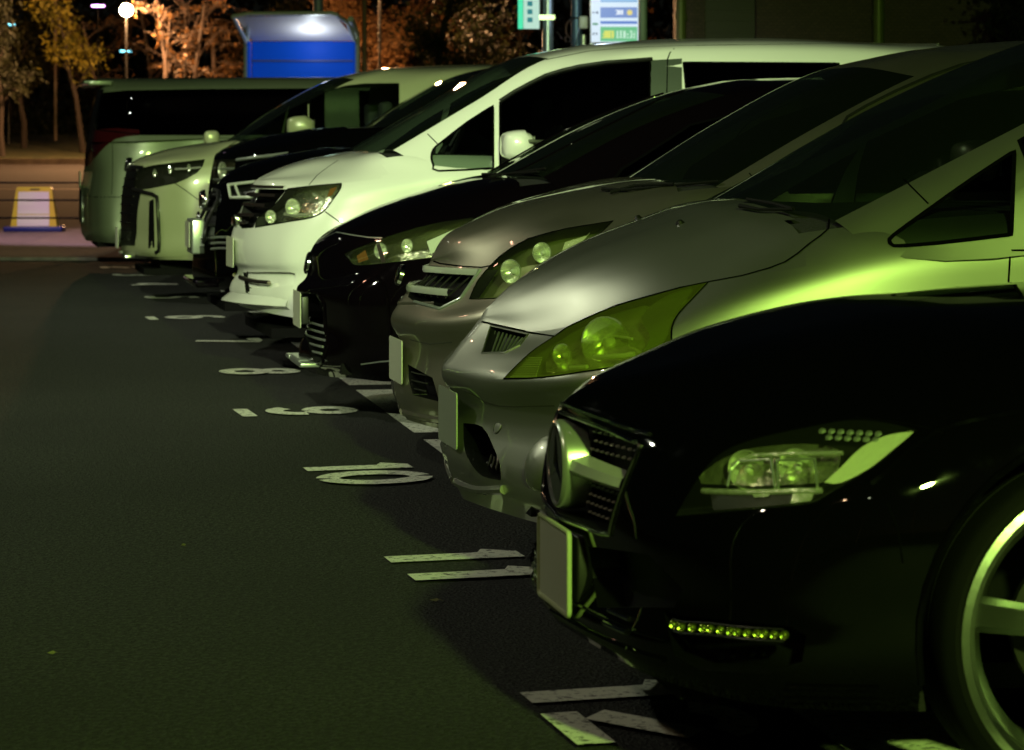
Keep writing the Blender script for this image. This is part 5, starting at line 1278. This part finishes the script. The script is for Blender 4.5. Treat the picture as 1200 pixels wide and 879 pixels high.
def barrier():
    root = empty('guard_rail', (-14, 41, 0), label='low black tubular guard rail of three bars along the far edge of the lot', cat='rail')
    for z in (.72, .475, .225): G().tube([(0, 0, z), (9, 0, z), (24, 0, z)], .013, 8).build('rail', M['rubber'], root)
    for x in (.5, 3.0, 10.5, 13, 15.5, 18, 20.5, 23): G().tube([(x, 0.03, 0), (x, .03, .78)], .022, 8).build('post', M['darkpl'], root)
    # yellow sign stand with blue foot
    p = at(40, 272, 42.0); root = empty('sign_stand', (p.x, p.y, 0), label='yellow plastic sign stand with a white panel and a blue foot behind the black rail', cat='sign stand')
    k = 42.0 / F; yel = mat('yellow_plastic', (.62, .50, .02), 0, .4, bump=.1)
    prof = [(-27 * k, .04), (-21.5 * k, 50 * k), (-20 * k, 52.5 * k), (19 * k, 52.5 * k), (20.5 * k, 50 * k), (28 * k, .04)]
    G().prism(prof, -.03, .03, lambda a, b, h: Vector((a, h + (b) * .18 - .06, b))).build('sign_panel', yel, root, False)
    G().prism([(a, b) for a, b in prof], .12, .16, lambda a, b, h: Vector((a, h - b * .1 + .02, b))).build('back_panel', yel, root, False)
    G().prism([(-19 * k, 7 * k), (-19 * k, 20 * k), (18.5 * k, 20 * k), (18.5 * k, 7 * k)], -.036, -.031, lambda a, b, h: Vector((a, h + b * .18 - .06, b))).build('notice', mat('notice_white', (.72, .70, .64), 0, .5, bump=.1), root, False)
    G().prism([(-19 * k, 21 * k), (-18.5 * k, 47 * k), (17 * k, 47 * k), (18.5 * k, 21 * k)], -.036, -.031, lambda a, b, h: Vector((a, h + b * .18 - .06, b))).build('notice', bpy.data.materials['notice_white'], root, False)
    G().prism([(-5 * k, 49 * k), (-5 * k, 50.6 * k), (6 * k, 50.6 * k), (6 * k, 49 * k)], -.034, -.031, lambda a, b, h: Vector((a, h + b * .18 - .06, b))).build('handle', M['darkpl'], root, False)
    G().box((-34.5 * k, -.14, 0), (34.5 * k, .2, 6.5 * k), .02).build('foot', mat('blue_plastic', (.008, .012, .16), 0, .4, bump=.1), root)
def shelter():
    Y = 46.0; k = Y / F; root_p = at(352, 200, Y); x0, x1 = (-63) * k, (66) * k
    root = empty('booth', (root_p.x, Y, 0), label='blue-walled booth with a curved white canopy on pale grey posts behind the far vans', cat='booth')
    gp_ = mat('booth_frame', (.62, .66, .62), .3, .4, bump=.05)
    zt = H + (170 - 24) * k; zl = H + (170 - 43) * k; zs = H + (170 - 45) * k
    for sg, xx in ((-1, x0), (1, x1)):
        G().tube([(xx, 0, 0), (xx, 0, zl), (xx - .02 * sg, -.12, zl + .1), (xx + (.16 if sg < 0 else -.2) * 0 - sg * .07, -.5, zt), ], .05, 8).build('post', gp_, root)
    G().tube([(x0 - .14, -.75, zt + .03), (x0 + .1, -.75, zt + .07), (x1 - .35, -.75, zt + .08), (x1 - .25, -.75, zt + .05)], .035, 8).build('canopy_edge', gp_, root)
    G().tube([(x0 - .14, -.75, zt + .03), (x0 - .02, -.2, zs), (x0, 0, zs - .1)], .035, 8).build('canopy_edge', gp_, root)
    G().tube([(x1 - .28, -.75, zt + .06), (x1 - .12, -.4, zt - .06), (x1, 0, zs - .1)], .035, 8).build('canopy_edge', gp_, root)
    G().add([(x0 - .1, -.74, zt + .02), (x1 - .3, -.74, zt + .05), (x1 - .02, .3, zs - .03), (x0 + .06, .3, zs - .03)], [(0, 1, 2, 3)]).build('canopy', mat('canopy_white', (.75, .72, .72), 0, .5, bump=.1), root, False)
    blue = mat('booth_blue_glow', (.0, .045, .42), 0, .5, bump=.1, spec=.1, es=.2, emis=(.0, .10, .8))  # glow mixed into the blue; the walls themselves are no lamp
    G().box((x0 + .06, .30, .6), (x1 - .06, .34, zs - .04)).build('back_wall', blue, root, False)
    G().box((x0 + .06, .27, zs - .36), (x1 - .06, .298, zs - .33)).build('wall_joint', mat('booth_blue_dark', (.002, .015, .22), 0, .4, bump=.1), root, False)
    G().box((x0 + .02, -.1, .5), (x0 + .05, .3, zs - .05)).build('side_wall', blue, root, False)
    G().box((x1 - .05, -.1, .5), (x1 - .02, .3, zs - .05)).build('side_wall', blue, root, False)
    G().box((.25, -.1, zt - .10), (.5, -.04, zt - .07)).build('lamp_tube', emit('booth_tube', (.9, .95, 1), 3), root, False)
    l = bpy.data.lights.new('booth_light', 'POINT'); l.energy = 10; l.color = (.85, .95, 1); l.shadow_soft_size = .1
    o = bpy.data.objects.new('booth_light', l); COL.objects.link(o); o.parent = root; o.location = (.2, -.3, zt - .4)
    # grey pole above it
    p = at(373, 0, 49); G().tube([(0, 0, 0), (0, 0, 5.5)], .085, 12).build('pole', mat('pole_grey', (.30, .31, .32), .3, .5, bump=.1), None, label='pale grey pole rising behind the blue booth', cat='pole').location = (p.x, 49, 0)
    p = at(427, 60, 52); G().tube([(0, 0, 0), (0, 0, 5.0)], .045, 10).build('pole', mat('pole_rust', (.30, .17, .10), .1, .7, bump=.2), None, label='thin rusty orange pole right beside the blue booth', cat='pole').location = (p.x, 52, 0)
def signs():
    Y = 36.0; k = Y / F
    # green-edged lit sign on its steel pole
    p = at(642, 100, Y); root = empty('sign_pole', (p.x, Y, 0), label='steel pole carrying a small lit sign with a green edge', cat='sign')
    zt = H + 200 * k
    G().tube([(0, 0, 0), (0, 0, zt)], .068, 16).build('pole', mat('galvanised', (.42, .50, .58), .8, .35, bump=.1, bscale=8), root)
    zb = H + 135 * k
    G().box((-35 * k, -.05, zb), (-8 * k, .08, zb + .9), .01).build('sign_box', M['darkpl'], root)
    G().box((-35 * k, -.06, zb + .01), (-29 * k, -.051, zb + .88)).build('sign_edge', emit('sign_green', (.05, .8, .42), 1.0), root, False)
    f = G().box((-28.6 * k, -.06, zb + .01), (-10 * k, -.051, zb + .88)).build('sign_face', emit('sign_mint', (.62, .95, .8), .75), root, False)
    g = G()
    for j in range(4):
        z = zb + .09 + j * .10
        g.box((-24 * k, -.066, z), (-18 * k, -.061, z + .06)); g.box((-22.5 * k, -.07, z + .018), (-18.2 * k, -.0665, z + .04))
    g.build('sign_marks', emit('sign_teal', (.0, .35, .42), .5), f, False)
    for z in (zb + .12, zb + .62): G().box((-10 * k, -.09, z), (8 * k, -.065, z + .06)).build('bracket', M['satin'], root, False); 
    # second pole with its bent strap
    p = at(679, 100, Y); root = empty('utility_pole', (p.x, Y + .3, 0), label='blue-grey pole with a white fitting and a curled steel strap beside the lit map board', cat='pole')
    G().tube([(-.03, 0, 0), (-.03, 0, zt)], .07, 14).build('pole', mat('pole_blue', (.08, .14, .24), .5, .4, bump=.1), root)
    G().tube([(.06, -.02, 0), (.06, -.02, H + 130 * k)], .035, 10).build('conduit', M['satin'], root)
    G().box((-.0, -.12, H + 137 * k), (.11, .0, H + 152 * k), .02).build('fitting', mat('fitting_white', (.7, .72, .72), 0, .4, bump=.1), root)
    loop = [(-.0, -.08, H + 150 * k), (-.09, -.08, H + 149 * k), (-.15, -.08, H + 143 * k), (-.16, -.08, H + 133 * k), (-.13, -.08, H + 128 * k), (-.10, -.08, H + 125 * k), (-.12, -.08, H + 122 * k), (-.16, -.08, H + 122 * k), (-.17, -.08, H + 126 * k), (-.14, -.08, H + 129 * k), (-.20, -.08, H + 125 * k), (-.28, -.08, H + 134 * k)]
    g = G().tube([tuple(q) for q in smoothpoly(loop, closed=False, n=4)], .012, 6); g.tube([(.04, -.1, H + 150 * k), (-.02, -.1, H + 128 * k), (-.05, -.1, H + 115 * k)], .008, 6); g.build('strap', M['chrome'], root)
    # lit map board
    p = at(722, 100, Y); root = empty('map_board', (p.x, Y - .1, 0), label='lit blue, white and green information board with a green steel frame', cat='sign')
    zb = H + 119 * k; w = 31 * k
    G().box((-w, -.04, zb), (w - .05, .08, zb + .95), .004).build('board_case', M['satin'], root)
    G().box((w - .045, -.08, zb - .6), (w + .05, .10, zb + 1.0), .01).build('frame', mat('frame_green', (.03, .06, .03), .2, .4, bump=.1), root)
    G().box((-w - .01, -.06, 0), (-w + .05, .1, zb), .01).build('leg', M['satin'], root); G().box((w - .03, -.06, 0), (w + .03, .1, zb - .61), .01).build('leg', M['satin'], root)
    fc = G().box((-w + .012, -.05, zb + .01), (w - .06, -.045, zb + .93)).build('board_face', emit('board_white', (.72, .86, 1), .95), root, False)
    def strip(a0, a1, b0, b1, col, e, nm, yy=-.055): G().box((-w + .012 + a0 * .58, yy, zb + b0), (-w + .012 + a1 * .58, yy + .004, zb + b1)).build(nm, emit(nm, col, e), fc, False)
    strip(.20, .98, .02, .20, (.16, .62, .30), .8, 'panel_green'); strip(.20, .98, .235, .27, (.12, .25, .75), .8, 'band_blue'); strip(.20, .98, .31, .44, (.22, .34, .75), .8, 'panel_blue'); strip(.20, .98, .50, .6, (.3, .55, .85), .9, 'panel_sky')
    r = random.Random(5)
    def glyphs(a0, a1, b, h, n, col, e, nm):
        g = G()
        for i in range(n):
            x = -w + .012 + (a0 + (a1 - a0) * i / n) * .58; ww = (a1 - a0) / n * .58 * .72
            for q in range(3):
                if r.random() < .75: g.box((x, -.061, zb + b + h * q / 2.6), (x + ww, -.057, zb + b + h * q / 2.6 + h * .16))
            g.box((x + ww * r.choice((.1, .45, .75)), -.0655, zb + b), (x + ww * r.choice((.1, .45, .75)) + ww * .2 + .012, -.0615, zb + b + h * .9))
        g.build(nm, emit(nm, col, e), fc, False)
    glyphs(.24, .50, .06, .10, 4, (.75, .80, .15), .9, 'lettering_yellow'); glyphs(.54, .96, .06, .10, 6, (.62, .9, .72), .9, 'lettering_white')
    glyphs(.52, .70, .35, .06, 3, (.85, .92, 1), 1, 'lettering_small'); glyphs(.02, .15, .10, .03, 3, (.25, .35, .5), .5, 'margin_text'); glyphs(.02, .15, .22, .03, 3, (.2, .6, .4), .5, 'margin_mark'); glyphs(.02, .15, .36, .03, 3, (.25, .35, .6), .5, 'margin_note')
    G().lathe([(.001, -.004), (.035, -.004), (.035, 0)], (-w + .012 + .82 * .58, -.056, zb + .375), (0, 1, 0), 16).build('round_mark', emit('round_yellow', (.85, .72, .25), .9), fc, False)
    l = bpy.data.lights.new('board_light', 'POINT'); l.energy = 5; l.color = (.7, .85, 1); l.shadow_soft_size = .2
    o = bpy.data.objects.new('board_light', l); COL.objects.link(o); o.parent = root; o.location = (-.2, -.5, zb + .5)
def building():
    Y = 41.0; k = Y / F; x0 = at(803, 0, Y).x; root = empty('building', (x0, Y, 0), label='dark brown tiled building behind the white van roof with green downpipes', cat='building')
    m, nt, b = nmat('wall_tiles'); br = nt.nodes.new('ShaderNodeTexBrick'); tc = nt.nodes.new('ShaderNodeTexCoord'); mp = nt.nodes.new('ShaderNodeMapping'); mp.inputs['Rotation'].default_value = (math.radians(90), 0, 0)
    br.inputs['Scale'].default_value = 9; br.inputs['Color1'].default_value = (.06, .03, .026, 1); br.inputs['Color2'].default_value = (.085, .045, .038, 1); br.inputs['Mortar'].default_value = (.015, .009, .008, 1); br.inputs['Mortar Size'].default_value = .04
    br.inputs['Row Height'].default_value = .4; br.inputs['Brick Width'].default_value = .8
    nt.links.new(tc.outputs['Object'], mp.inputs[0]); nt.links.new(mp.outputs[0], br.inputs['Vector']); nt.links.new(br.outputs['Color'], b.inputs['Base Color']); setp(b, rough=.6)
    bp = nt.nodes.new('ShaderNodeBump'); bp.inputs['Strength'].default_value = .5; bp.inputs['Distance'].default_value = .01; nt.links.new(br.outputs['Fac'], bp.inputs['Height']); bp.invert = True; nt.links.new(bp.outputs['Normal'], b.inputs['Normal'])
    G().box((.0, .0, 0), (.28, 3, 5)).build('wall', m, root, False)
    G().box((.28, .25, 0), (1.0, .45, 5)).build('shutter', mat('shutter_dark', (.025, .02, .018), .2, .5, bump=.2), root, False)
    for i in range(10): G().box((.30, .235, 2.2 + i * .16), (.98, .248, 2.22 + i * .16)).build('slat', bpy.data.materials['shutter_dark'], root, False)
    G().box((1.0, .0, 0), (4.3, 3, 5)).build('wall', m, root, False)
    G().box((4.3, .12, 0), (9.0, 3, 5)).build('wall', mat('wall_plain', (.02, .011, .009), 0, .7, bump=.3, bscale=6, var=.3), root, False)
    gpm = mat('downpipe_green', (.16, .20, .05), .1, .4, bump=.1)
    for px, w in ((797, .075), (1028, .08)):
        g = G().tube([(at(px, 0, Y).x - x0, -.15, 0), (at(px, 0, Y).x - x0, -.15, 5)], w, 14); g.lathe([(w + .001, 0), (w * 1.2, .0), (w * 1.2, .08), (w + .001, .08)], (at(px, 0, Y).x - x0, -.15, H + 146 * k), (0, 0, 1), 14); g.build('downpipe', gpm, root)

# ---- trees
def leafmat(name, c0, c1):
    m, nt, b = nmat(name); L = nt.links; oi = nt.nodes.new('ShaderNodeTexCoord'); n = nt.nodes.new('ShaderNodeTexNoise'); n.inputs['Scale'].default_value = 1.3; L.new(oi.outputs['Object'], n.inputs['Vector'])
    r = nt.nodes.new('ShaderNodeValToRGB'); r.color_ramp.elements[0].position = .35; r.color_ramp.elements[1].position = .65; r.color_ramp.elements[0].color = (*c0, 1); r.color_ramp.elements[1].color = (*c1, 1)
    L.new(n.outputs['Fac'], r.inputs['Fac']); L.new(r.outputs['Color'], b.inputs['Base Color']); setp(b, rough=.6)
    b.inputs['Subsurface Weight'].default_value = 0
    tl = nt.nodes.new('ShaderNodeBsdfTranslucent'); L.new(r.outputs['Color'], tl.inputs['Color']); mx = nt.nodes.new('ShaderNodeMixShader'); mx.inputs[0].default_value = .35
    L.new(b.outputs[0], mx.inputs[1]); L.new(tl.outputs[0], mx.inputs[2]); L.new(mx.outputs[0], nt.nodes['Material Output'].inputs['Surface']); return m
BARK = mat('bark', (.035, .026, .02), 0, .9, bump=.6, bscale=12); BARKL = mat('bark_pale', (.10, .07, .055), 0, .85, bump=.6, bscale=12)
LEAF = dict(yellow=leafmat('leaves_yellow_green', (.10, .10, .012), (.26, .22, .02)), dark=leafmat('leaves_dark', (.012, .018, .008), (.035, .04, .014)), brown=leafmat('leaves_brown', (.10, .055, .02), (.24, .12, .04)), olive=leafmat('leaves_olive', (.03, .035, .012), (.09, .08, .02)))
def tree(px, Y, height, crown, leaf, nleaf, seed, label, lsize=.11, trunk=.12, droop=0., bare=False, lean=0., first=.35, bark=None, levels=3, cat='tree', name='tree', nl=7):
    r = random.Random(seed); gz = 0.8 + (Y - 78) * .0618 if Y > 78 else (.006 + (Y - 44) * .0241 if Y > 44 else 0)
    X = (px - CX) * Y / F; root = empty(name, (X, Y, gz - .05), label=label, cat=cat, group='park trees beyond the road')
    g = G(); tips = []
    def grow(p, d, L, rad, lev):
        n = 5; pts = [p.copy()]; rs = [rad]
        for i in range(n):
            d = (d + Vector((r.uniform(-.22, .22), r.uniform(-.22, .22), r.uniform(-.1, .16) - droop * lev * .5))).normalized()
            p = p + d * L / n; pts.append(p.copy()); rs.append(rad * (1 - .62 * (i + 1) / n))
            if lev > 0: tips.append((p.copy(), lev, d.copy()))
        g.tube(pts, rs, 7 if lev == 0 else 5 if lev == 1 else 4, cap=False)
        if lev < levels:
            k = nl if lev == 0 else 5
            for j in range(k):
                t = first + (1 - first) * (j + r.random()) / k if lev == 0 else .25 + .75 * (j + r.random()) / k
                i = min(n - 1, int(t * n)); q = pts[i].lerp(pts[i + 1], t * n - i) if i < n else pts[-1]
                a = r.random() * 6.28; up = r.uniform(.15, .9) - droop
                nd = (Vector((math.cos(a), math.sin(a), up)) + d * .5).normalized()
                grow(q, nd, (crown * .85 if lev == 0 else L * .55) * r.uniform(.6, 1.1), max(rs[i] * .5, .008), lev + 1)
    grow(Vector((0, 0, 0)), Vector((lean, 0, 1)).normalized(), height * .8, trunk, 0)
    g.build('trunk', bark or BARK, root)
    if nleaf:
        v = []; f = []
        cand = [t for t in tips if t[1] >= min(2, levels)] or tips
        for i in range(nleaf):
            p, lev, d = r.choice(cand); q = p + Vector((r.gauss(0, .16), r.gauss(0, .16), r.gauss(0, .14))) * (1.2 if not bare else .5)
            a = Vector((r.uniform(-1, 1), r.uniform(-1, 1), r.uniform(-1, 1))).normalized(); b_ = a.orthogonal().normalized(); s = lsize * r.uniform(.5, 1.2); n = len(v)
            v += [q - a * s, q + b_ * s * .45, q + a * s, q - b_ * s * .45]; f.append((n, n + 1, n + 2, n + 3))
        obj('crown', v, f, LEAF[leaf], root, False)
def trees():
    tree(98, 80, 5.2, 1.35, 'yellow', 1500, 11, 'young tree with yellow-green leaves and a forked leaning trunk just left of the tail-out van', trunk=.09, lean=-.12, first=.45, lsize=.085)
    tree(28, 82, 5.4, 1.5, 'olive', 2000, 12, 'dim olive-leaved tree with a straight dark trunk near the left edge', trunk=.10, lsize=.085)
    tree(2, 78, 5.0, 1.3, 'dark', 2600, 13, 'dark tree cut by the left edge of the picture', trunk=.13, lsize=.09)
    tree(205, 77, 5.6, 1.7, 'brown', 120, 21, 'bare tree whose pale crooked branches catch the globe lamp', bare=True, bark=BARKL, levels=3, droop=.12, trunk=.10, first=.5)
    tree(172, 79, 5.4, 1.2, 'brown', 60, 22, 'bare twiggy tree close behind the globe lamp', bare=True, bark=BARKL, levels=3, trunk=.07, first=.5)
    tree(245, 80, 5.0, 1.3, 'brown', 900, 23, 'drooping brown tree between the globe lamp and the blue booth', bare=True, bark=BARKL, droop=.35, trunk=.10, first=.4, lsize=.07)
    tree(282, 84, 5.2, 1.2, 'olive', 1800, 24, 'thin brown-olive tree just left of the blue booth', bark=BARKL, droop=.2, trunk=.08, lsize=.07)
    tree(455, 74, 5.4, 1.6, 'brown', 3800, 25, 'orange-lit brown-leaved tree right of the blue booth', trunk=.10, bark=BARKL, lsize=.075)
    tree(502, 62, 5.6, 1.4, 'dark', 2400, 26, 'black trunked tree in front of the orange-lit foliage', trunk=.13, lean=-.08, lsize=.08)
    tree(560, 80, 5.4, 1.6, 'brown', 1500, 27, 'twiggy brown tree left of the lit green-edged sign', bark=BARKL, trunk=.09, lsize=.07)
    tree(600, 70, 5.0, 1.3, 'dark', 1300, 28, 'dark twiggy tree right behind the lit green-edged sign', trunk=.06, lsize=.07)
    tree(770, 60, 5.2, 1.3, 'brown', 60, 29, 'bare orange-brown tree between the map board and the green downpipe', bare=True, bark=BARKL, trunk=.09)
    tree(1185, 39.0, 4.6, .9, 'dark', 3000, 30, 'dark leafy shrub tree at the upper right corner by the building', trunk=.06, lsize=.06, first=.3)
    for i, (px, Y, s_, n_, lb) in enumerate(((132, 83, 31, 200, 'bare pale tree left of the globe lamp pole'), (188, 84, 32, 500, 'tangled brown tree right behind the crooked pale branches'), (226, 75, 33, 250, 'low crooked tree with hanging orange twigs over the van roof'), (265, 78, 34, 300, 'twiggy orange tree touching the blue booth canopy'), (432, 80, 35, 2200, 'orange-leaved tree hugging the booth right post'), (530, 76, 36, 1800, 'orange-brown tree between the black trunk and the lit sign'), (590, 84, 37, 900, 'thin bare tree with a few brown leaves behind the sign pole'))):
        tree(px, Y, 4.8 + .2 * (i % 3), 1.5, 'brown', n_, s_, lb, bare=n_ < 1000, bark=BARKL, droop=.15 + .1 * (i % 2), trunk=.075, first=.3, lsize=.07)
    # far-off wood that reads as one mass
    v = []; f = []; r = random.Random(9)
    for i in range(26000):
        x = r.uniform(-24, 30); y = r.uniform(100, 112); z = 1.8 + abs(r.gauss(0, 1)) * 3.2; s = r.uniform(.12, .34)
        a = Vector((r.uniform(-1, 1), r.uniform(-1, 1), r.uniform(-1, 1))).normalized(); b_ = a.orthogonal().normalized(); q = Vector((x, y, z)); n = len(v)
        v += [q - a * s, q + b_ * s * .5, q + a * s, q - b_ * s * .5]; f.append((n, n + 1, n + 2, n + 3))
    obj('distant_wood', v, f, leafmat('leaves_far', (.02, .018, .01), (.06, .045, .02)), None, False, kind='stuff')
    # low bushes under the trees
    for i, (px, Y, w, leaf, lb) in enumerate(((230, 86, 2.2, 'brown', 'low brown bush under the drooping tree'), (470, 78, 2.6, 'brown', 'low orange-brown bush behind the black trunk'), (20, 90, 2.2, 'dark', 'low dark bush at the left under the olive tree'))):
        gz = .8 + (Y - 78) * .0618; X = (px - CX) * Y / F; v = []; f = []
        root = empty('bush', (X, Y, gz), label=lb, cat='bush'); g = G()
        for k in range(26):
            a = r.random() * 6.28; g.tube([(0, 0, 0), (math.cos(a) * w * .3, math.sin(a) * w * .3, .7 * r.random() + .4), (math.cos(a) * w * .5, math.sin(a) * w * .5, 1.6 * r.random() + .4)], [.02, .014, .006], 4, cap=False)
        g.build('stems', BARKL, root)
        for k in range(2600):
            a = r.random() * 6.28; q = Vector((math.cos(a) * w * r.random() ** .6, math.sin(a) * w * .6 * r.random(), r.random() * 1.9 * (.6 + .4 * math.sin(a * 3)))); s = .09
            d = Vector((r.uniform(-1, 1), r.uniform(-1, 1), r.uniform(-1, 1))).normalized(); b_ = d.orthogonal().normalized(); n = len(v)
            v += [q - d * s, q + b_ * s * .5, q + d * s, q - b_ * s * .5]; f.append((n, n + 1, n + 2, n + 3))
        obj('foliage', v, f, LEAF[leaf], root, False)
    p = at(65, 100, 86); G().tube([(0, 0, 0), (0, 0, 4.6)], .05, 8).build('pole', mat('pole_pale', (.3, .22, .16), .1, .6, bump=.1), None, label='thin pale pole standing between the two leafy trees on the left', cat='pole').location = (p.x, 86, 1.2)

def camera_world():
    cam = bpy.data.cameras.new('camera'); o = bpy.data.objects.new('camera', cam); COL.objects.link(o); scene.camera = o
    o.location = (0, 0, H); o.rotation_euler = (math.pi / 2, 0, 0); cam.sensor_width = 36; cam.lens = F / 1200 * 36; cam.shift_y = -(439.5 - HZ) / 1200; cam.clip_end = 3000; cam.clip_start = .1
    cam.dof.use_dof = True; cam.dof.focus_distance = 9.5; cam.dof.aperture_fstop = 9
    w = bpy.data.worlds.new('World'); scene.world = w; w.use_nodes = True; nt = w.node_tree; bg = nt.nodes['Background']
    sky = nt.nodes.new('ShaderNodeTexSky'); sky.sky_type = 'NISHITA'; sky.sun_disc = False
    d = Vector((.30, -.95, 0)).normalized(); el = math.radians(19)
    sky.sun_elevation = el; sky.sun_rotation = math.atan2(d.x, d.y)
    nt.links.new(sky.outputs[0], bg.inputs['Color']); bg.inputs['Strength'].default_value = .0004
    # the green-white floodlight of the lot: on a post behind the photographer, aimed along the row
    for (fx, fy, fz), pw, col, size, aimp, lb in (
            ((-2.6, -12.0, 9.0), FPOW, (.88, 1.0, .62), 19, (-1.4, 21.0, 1.1), 'tall floodlight post with a pale lamp standing behind the photographer on the lane side'),
            ((3.0, -7.0, 6.2), GPOW, (.60, 1.0, .16), 60, (.6, 9, .8), 'shorter post with a bright green lamp standing behind the photographer')):
        root = empty('floodlight_post', (fx, fy, 0), label=lb, cat='lamp post')
        G().tube([(0, 0, 0), (0, 0, fz + .2)], [.09, .06], 12).build('pole', M['satin'], root)
        G().box((-.28, .02, fz - .16), (.28, .2, fz + .16), .03).build('lamp_housing', M['darkpl'], root)
        G().box((-.22, .202, fz - .10), (.22, .208, fz + .10)).build('lamp_panel', emit('flood_glow', col, 40), root, False)
        s = bpy.data.lights.new('lamp_light', 'SPOT'); s.energy = pw; s.color = col; s.shadow_soft_size = .32; s.spot_size = math.radians(size); s.spot_blend = 1.0
        so = bpy.data.objects.new('lamp_light', s); COL.objects.link(so); so.parent = root; so.location = (0, .32, fz)
        aim = Vector(aimp) - Vector((fx, fy + .32, fz)); so.rotation_euler = (-aim).to_track_quat('Z', 'Y').to_euler()
    vs = scene.view_settings; vs.view_transform = 'Standard'; vs.look = 'None'; vs.exposure = 0; vs.gamma = 1
    scene.cycles.max_bounces = 8; scene.cycles.transparent_max_bounces = 16; scene.cycles.sample_clamp_indirect = 6
    scene.cycles.use_denoising = True

ground(); bays(); numbers(); barrier(); shelter(); signs(); building(); trees(); lights(); camera_world()
for fn in (build_saloon, build_mpv, build_wagon, build_hatch, build_van, build_black_low, build_black_tall, build_pearl, build_rear):
    fn()
